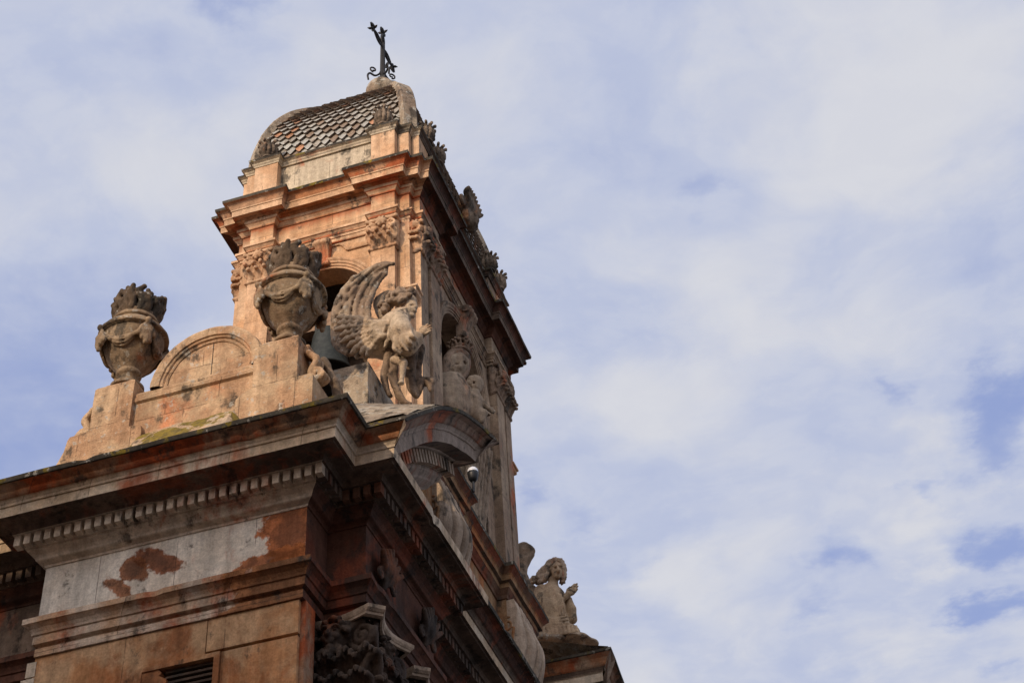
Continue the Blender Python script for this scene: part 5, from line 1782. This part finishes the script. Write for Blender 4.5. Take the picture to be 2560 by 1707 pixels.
# ---- the second angel, on the far half pediment: face lifted, hands joined
YB = 36.6
def H2(gx, gy, dy=0.0):
    return atY(1160 + gx / 4.052, 1320 + gy / 4.052, YB + dy)
ang2 = thing('angel_statue', 'stone angel kneeling upright with face lifted and palms together, low at the right', 'statue', tuple(H2(960, 1160)))
def a2_body(s):
    s.chain([H2(960, 1080), H2(930, 960), H2(905, 820), H2(890, 700), H2(885, 620)], [.40, .33, .30, .30, .22], k=.1)
    s.ell(H2(790, 640, .0), .19, k=.1)
    s.ell(H2(960, 680, .05), .17, k=.1)
    s.chain([H2(895, 610), H2(905, 520)], [.15, .13], k=.04)
    s.ell(H2(938, 430), (.215, .21, .26), k=.05)
    s.ell(H2(945, 470, -.05), (.15, .15, .14), k=.05)
    # face: brow, nose, lips, chin, eye hollows
    s.chain([H2(950, 385, -.20), H2(958, 425, -.27), H2(946, 432, -.25)], [.03, .05, .04], k=.03)
    s.ell(H2(925, 398, -.20), (.055, .06, .035), k=.025, sub=True)
    s.ell(H2(978, 392, -.19), (.05, .06, .035), k=.025, sub=True)
    s.chain([H2(905, 378, -.17), H2(945, 376, -.21), H2(990, 374, -.17)], .028, k=.025)
    s.chain([H2(922, 458, -.19), H2(968, 456, -.20)], .026, k=.018)
    s.ell(H2(943, 488, -.14), (.08, .08, .06), k=.03)
    # arms
    s.chain([H2(780, 640, -.05), H2(800, 740, -.12), H2(850, 785, -.2)], [.18, .16, .14], k=.06)
    s.chain([H2(850, 785, -.2), H2(930, 760, -.2), H2(1010, 715, -.16)], [.14, .11, .075], k=.05)
    s.chain([H2(960, 690, .1), H2(1060, 830, .15), H2(1095, 920, .15)], [.16, .15, .13], k=.06)
    s.chain([H2(1095, 920, .15), H2(1090, 820, .05), H2(1065, 720, -.02)], [.13, .12, .08], k=.05)
    # kneeling legs under the robe
    s.chain([H2(930, 1040, -.1), H2(1080, 1080, -.15), H2(1150, 1130, -.1)], [.34, .26, .16], k=.1)
    s.chain([H2(900, 1060, .1), H2(800, 1080, .2), H2(740, 1110, .3)], [.34, .26, .14], k=.1)
    r_ = random.Random(5)
    # folds: bodice, waist, lap
    for k in range(9):
        x0 = 790 + k * 24
        s.chain(curve([H2(x0, 650 + 10 * (k % 3), -.26), H2(x0 + 25, 760, -.33), H2(x0 + 45, 880, -.33)], 8), [.025, .036, .025], k=.008)
    for k in range(6):
        s.chain(curve([H2(780 + 10 * k, 880 + 24 * k, -.38), H2(900, 920 + 26 * k, -.46), H2(1040 + 14 * k, 890 + 36 * k, -.36)], 9), [.03, .05, .035], k=.02)
    for k in range(9):
        x0 = 800 + 42 * k
        s.chain(curve([H2(x0, 990, -.42), H2(x0 + 15, 1070, -.5), H2(x0 + 20, 1140, -.46)], 7), [.04, .05, .04], k=.02)
    s.rough(.007, 20)
a, b = H2(650, 1240), H2(1220, 280)
sculpt('robed_body', a2_body, (a[0] - .3, YB - 1.0, a[2] - .1), (b[0] + .3, YB + .9, b[2] + .2), .026, 'statue_tan', ang2)
def a2_hair(s):
    r_ = random.Random(8)
    strand = [[(905, 325), (850, 365), (815, 425), (785, 480), (735, 520), (700, 545)], [(915, 322), (870, 375), (845, 440), (830, 500), (790, 540), (745, 560)], [(940, 316), (985, 340), (1003, 400), (1003, 450), (995, 500), (1000, 545)],
              [(890, 328), (835, 385), (790, 440), (750, 490), (705, 520), (690, 548)], [(950, 318), (995, 355), (1010, 420), (1012, 470), (1005, 515), (985, 560)]]
    for d0 in (-.13, .0, .13):
        for st in strand:
            right = st[2][0] > 960
            dd = d0 + (.12 if right else 0)
            n = 26
            cv = curve([H2(x + r_.uniform(-6, 6), y + r_.uniform(-6, 6), dd) for x, y in st], n)
            ph = r_.uniform(0, 6)
            pts = [np.array(p) + np.array([.035 * math.sin(i * .9 + ph), .03 * math.cos(i * .8 + ph), .02 * math.sin(i * .7)]) for i, p in enumerate(cv)]
            s.chain(pts, [.05, .06, .066, .07, .06, .035] if not right else [.05, .055, .055, .05, .045, .03], k=.006)
    s.ell(H2(925, 385, .10), (.22, .18, .22), k=.03)
    s.ell(H2(865, 430, .06), (.15, .14, .22), k=.03)
    s.rough(.014, 32)
a, b = H2(660, 600), H2(1050, 290)
sculpt('long_hair', a2_hair, (a[0] - .1, YB - .45, a[2] - .1), (b[0] + .1, YB + .5, b[2] + .15), .024, 'console', ang2)
def a2_hands(s):
    for dd in (-.17, -.05):
        wr, kn = (1030, 700, dd), (1075, 640, dd)
        ex = 6 if dd > -.1 else 0
        tips = [((1065 + ex, 622, dd), (1118 + ex, 566, dd)), ((1078 + ex, 632, dd), (1140 + ex, 562, dd)), ((1090 + ex, 645, dd), (1146 + ex, 585, dd)), ((1098 + ex, 662, dd), (1142 + ex, 615, dd))]
        praying_hand(s, H2, wr, kn, tips, ((1045, 662, dd - .03), (1052, 622, dd - .05), (1072, 596, dd - .04)), dd, r=.034, palm=.085)
a, b = H2(1000, 740), H2(1170, 540)
sculpt('hands', a2_hands, (a[0] - .1, YB - .45, a[2] - .1), (b[0] + .1, YB + .25, b[2] + .15), .013, 'statue_tan', ang2)
def a2_wing(s):
    oc = curve([H2(700, 215, .75), H2(600, 175, .75), H2(520, 260, .75), H2(470, 420, .7), H2(500, 600, .6), H2(640, 720, .4)], 20)
    ic = curve([H2(700, 250, .75), H2(650, 320, .75), H2(605, 390, .72), H2(600, 470, .68), H2(640, 560, .55), H2(740, 660, .35)], 20)
    for j in range(6):
        a = j / 5
        s.chain([np.array(oc[i]) * (1 - a) + np.array(ic[i]) * a for i in range(0 if a < .6 else 1, 21)], [.07, .12, .13, .12, .11], k=.012)
    s.rough(.02, 18)
a, b = H2(420, 780), H2(760, 130)
sculpt('wing', a2_wing, (a[0] - .3, YB - .1, a[2] - .2), (b[0] + .3, YB + 1.1, b[2] + .9), .03, 'crest', ang2)
def a2_rock(s):
    for k in range(14):
        s.ell(H2(700 + 42 * k, 1175 + 6 * math.sin(k * 2.2), .25 * math.sin(k * 1.7)), (.30, .5, .12), k=.06)
    s.rough(.05, 8)
a, b = H2(650, 1260), H2(1320, 1110)
sculpt('rock_base', a2_rock, (a[0] - .3, YB - .9, a[2] - .2), (b[0] + .3, YB + .9, b[2] + .25), .035, 'wing', ang2)

# ---- crowned mother with the child, standing in the front arch
XM = -9.3
MN = np.array([0.78, -0.62, 0.0])
MC = atX(1040 + 412 / 3.919, 720 + 745 / 3.919, XM)
def K(gx, gy, dx=0.0):
    d = ray(1040 + gx / 3.919, 720 + gy / 3.919)
    P = d * float((MC @ MN) / (d @ MN))
    return P - d / np.linalg.norm(d) * dx
mad = thing('crowned_woman_statue', 'stone crowned woman in a veil with a child, in the belfry front arch', 'statue', (XM, YC, 21.35))
def m_body(s):
    base = np.array([XM - .45, 29.2, 21.3])
    s.chain([base, base + [.02, 0, 1.2], K(300, 1250, -.05), K(330, 1080, -.02), K(345, 960, 0)], [.50, .50, .50, .46, .36], k=.15)
    s.ell(K(265, 960, -.02), .27, k=.15)
    s.ell(K(450, 1030, .02), .26, k=.15)
    s.chain([K(370, 930), K(385, 860)], [.17, .15], k=.05)
    s.ell(K(412, 745), (.27, .25, .32), k=.05)                            # head
    s.ell(K(408, 800, .07), (.18, .18, .17), k=.05)
    s.ell(K(376, 780, .17), (.09, .09, .09), k=.05)
    s.ell(K(440, 784, .17), (.09, .09, .09), k=.05)
    s.chain([K(432, 722, .25), K(422, 770, .325), K(417, 777, .30)], [.026, .044, .042], k=.03)
    for ex in (398, 462):
        s.ell(K(ex, 738, .28), (.075, .075, .045), k=.03, sub=True)
        s.ell(K(ex, 740, .215), (.04, .04, .03), k=.006)
    s.chain([K(365, 716, .2), K(400, 718, .25)], .026, k=.02)
    s.chain([K(432, 720, .25), K(470, 724, .2)], .026, k=.02)
    s.chain([K(380, 803, .235), K(402, 802, .26), K(424, 809, .235)], .020, k=.010)
    s.chain([K(384, 814, .235), K(402, 818, .255), K(420, 817, .235)], .022, k=.010)
    s.chain([K(376, 809, .27), K(400, 810, .285), K(426, 813, .27)], .016, k=.008, sub=True)
    s.ell(K(390, 845, .18), (.085, .085, .065), k=.03)
    for sd, xs in ((-1, (392, 362, 345, 338)), (1, (436, 474, 484, 470))):
        s.chain(curve([K(xs[0], 668, .16), K(xs[1], 700, .16), K(xs[2], 750, .10), K(xs[3], 810, .06)], 9), [.07, .09, .09, .07], k=.012)
    # arm that carries the child, hand on his chest
    s.chain([K(250, 980, .0), K(260, 1080, .18), K(340, 1120, .35), K(440, 1130, .42)], [.24, .22, .17, .09], k=.08)
    s.chain([K(440, 1060, .05), K(500, 1200, .2), K(600, 1250, .35)], [.24, .22, .18], k=.1)
    for k in range(10):
        x0 = 255 + 22 * k
        s.chain(curve([K(x0, 930 + 12 * (k % 4), .26), K(x0 + 15, 1040, .40), K(x0 + 30, 1160, .44)], 8), [.03, .05, .045], k=.02)
    for k in range(7):
        y = 28.6 + .2 * k
        s.chain(curve([(XM + .36, y, 23.9), (XM + .15, y + .05, 22.6), (XM + .02, y, 21.4)], 8), [.06, .08, .09], k=.03)
    s.rough(.018, 16)
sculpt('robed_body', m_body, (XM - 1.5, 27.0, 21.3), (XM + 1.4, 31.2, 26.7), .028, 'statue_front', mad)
def m_veil(s):
    for d in (-.16, -.05, .06):
        s.chain(curve([K(420, 640, d), K(340, 660, d), K(300, 740, d), K(285, 830, d - .02), K(250, 900, d - .05)], 14), [.08, .11, .11, .11, .10], k=.03)
        s.chain(curve([K(420, 640, d), K(480, 670, d), K(495, 750, d), K(470, 830, d - .02), K(430, 890, d - .05)], 14), [.08, .10, .10, .10, .09], k=.03)
    for k in range(6):
        s.chain(curve([K(400 - 8 * k, 650, .12), K(330 - 6 * k, 690, .12), K(300 - 5 * k, 780, .08), K(280 - 8 * k, 850, .02)], 8), .035, k=.015)
    s.ell(K(410, 690, -.14), (.30, .30, .24), k=.05)
    s.rough(.012, 22)
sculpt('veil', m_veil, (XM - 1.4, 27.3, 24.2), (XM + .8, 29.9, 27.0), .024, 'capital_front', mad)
def m_crown(s):
    c = np.array(K(430, 640, -.08))
    R = .23
    n = 7
    for z, r in ((.0, .05), (.10, .035)):
        s.chain([c + [R * math.cos(a), R * math.sin(a), z] for a in np.linspace(0, 2 * PI, 25)], r, k=.01)
    for i in range(n):
        a = 2 * PI * i / n + .2
        d = np.array([math.cos(a), math.sin(a), 0])
        s.chain(curve([c + d * R + [0, 0, .08], c + d * (R + .04) + [0, 0, .11], c + d * (R + .06) + [0, 0, .16]], 6), [.04, .032, .035], k=.01)
        t = c + d * (R + .07) + np.array([0, 0, .21])
        for j in range(4):
            b = j * PI / 2
            s.ell(t + np.array([-d[1] * .075 * math.cos(b), d[0] * .065 * math.cos(b), .055 * math.sin(b)]), .040, k=.008)
        a2 = a + PI / n
        d2 = np.array([math.cos(a2), math.sin(a2), 0])
        s.chain([c + d2 * R + [0, 0, .08], c + d2 * (R + .06) + [0, 0, .24]], [.035, .025], k=.01)
    s.rough(.008, 35)
cc = K(430, 640, -.08)
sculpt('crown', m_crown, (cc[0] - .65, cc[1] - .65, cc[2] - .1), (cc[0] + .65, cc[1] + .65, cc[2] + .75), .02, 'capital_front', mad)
def m_child(s):
    s.chain([K(560, 1240, .25), K(555, 1140, .25), K(560, 1070, .22)], [.25, .22, .2], k=.08)
    s.chain([K(565, 1050, .22), K(572, 1000, .22)], [.10, .10], k=.04)
    s.ell(K(580, 945, .24), (.20, .19, .23), k=.04)
    s.ell(K(585, 985, .30), (.13, .13, .12), k=.04)
    s.chain([K(588, 935, .40), K(592, 965, .46)], [.022, .038], k=.02)
    s.ell(K(570, 932, .40), (.04, .05, .03), k=.02, sub=True)
    s.ell(K(608, 936, .38), (.04, .05, .03), k=.02, sub=True)
    s.chain([K(572, 990, .40), K(598, 992, .40)], .022, k=.015)
    r_ = random.Random(4)
    for k in range(34):
        a = r_.uniform(-.3, PI + .3)
        s.ell(K(575 + 62 * math.cos(a), 930 - 56 * math.sin(a), .12 + r_.uniform(-.1, .14)), r_.uniform(.05, .075), k=.015)
    s.chain([K(610, 1080, .3), K(660, 1140, .45), K(730, 1195, .55)], [.10, .085, .06], k=.03)     # outstretched arm
    s.chain([K(520, 1090, .3), K(490, 1150, .4), K(470, 1170, .42)], [.10, .085, .06], k=.03)
    s.chain([K(600, 1240, .3), K(650, 1230, .5), K(640, 1300, .5)], [.14, .12, .08], k=.05)
    # hand: palm, thumb, four fingers
    p = (732, 1198, .56)
    s.ell(K(744, 1208, .57), (.06, .05, .06), k=.02)
    for i, (x, y) in enumerate(((768, 1196), (774, 1212), (768, 1228), (758, 1240))):
        s.chain([K(744, 1208, .57), K((744 + x) / 2 + 2, (1208 + y) / 2, .60), K(x, y, .60)], [.03, .026, .018], k=.008)
    s.chain([K(738, 1196, .57), K(742, 1180, .60), K(752, 1174, .6)], [.028, .024, .018], k=.008)
    s.rough(.010, 20)
a, b = K(440, 1320, .2), K(790, 860, .3)
sculpt('child', m_child, (min(a[0], b[0]) - .7, min(a[1], b[1]) - .8, a[2] - .7), (max(a[0], b[0]) + .7, max(a[1], b[1]) + .7, b[2] + .6), .022, 'statue_front', mad)

# ================================================================== floodlight on the attic ledge
lp = np.array([-8.72, 27.62, 21.74])
lamp = thing('globe_lamp', 'white globe floodlight on a black stem on the attic ledge by the arch', 'lamp', (lp[0], lp[1], 21.3))
b = MB()
b.lathe([(.002, -.12)] + [(.12 * math.cos(a), .12 * math.sin(a)) for a in np.linspace(-1.2, PI / 2 - .02, 14)] + [(.002, .12)], lp, 24)
b.build('globe', 'white', lamp, smooth=True)
b = MB()
b.lathe([(.0, -.26), (.06, -.26), (.105, -.19), (.122, -.09), (.126, -.03), (.117, -.03), (.0, -.09)], lp, 20)
b.build('housing', 'black_metal', lamp, smooth=True)
b = MB()
b.tube([(lp[0], lp[1], 21.2), (lp[0], lp[1], lp[2] - .22)], .03)
b.build('stem', 'black_metal', lamp)

# ================================================================== unseen house added behind the camera: it keeps the low sun off the lower storeys
hs = thing('shade_house', 'plastered house added unseen behind the viewer to shade the lower walls', 'house', (-16, -9, -1.6))
b = MB()
b.box((-46, -16, -1.6), (16, -2.5, 26.45))
b.build('shade_house_wall', 'wall', hs)
b = MB()
b.box((-46.2, -2.5, 25.75), (16.2, -2.2, 26.1))
b.box((-46.2, -2.5, 3.4), (16.2, -2.36, 3.65))
b.build('string_course', 'cream_plain', hs)
for fl_ in range(5):
    for i in range(9):
        x0 = -40 + i * 6.2
        z0 = 4.6 + fl_ * 4.2
        w = MB()
        for (lo, hi) in (((x0 - .75, -2.5, z0 - .12), (x0 + .75, -2.3, z0)), ((x0 - .75, -2.5, z0 + 2.2), (x0 + .75, -2.36, z0 + 2.4)), ((x0 - .75, -2.5, z0), (x0 - .6, -2.38, z0 + 2.2)), ((x0 + .6, -2.5, z0), (x0 + .75, -2.38, z0 + 2.2))):
            w.box(lo, hi)
        wo = w.build('window', 'cream_plain', hs)
        w = MB()
        for k in range(14):
            w.box((x0 - .6, -2.5, z0 + .02 + .155 * k), (x0 + .6, -2.44, z0 + .15 + .155 * k))
        w.build('shutter', 'louvre', wo)
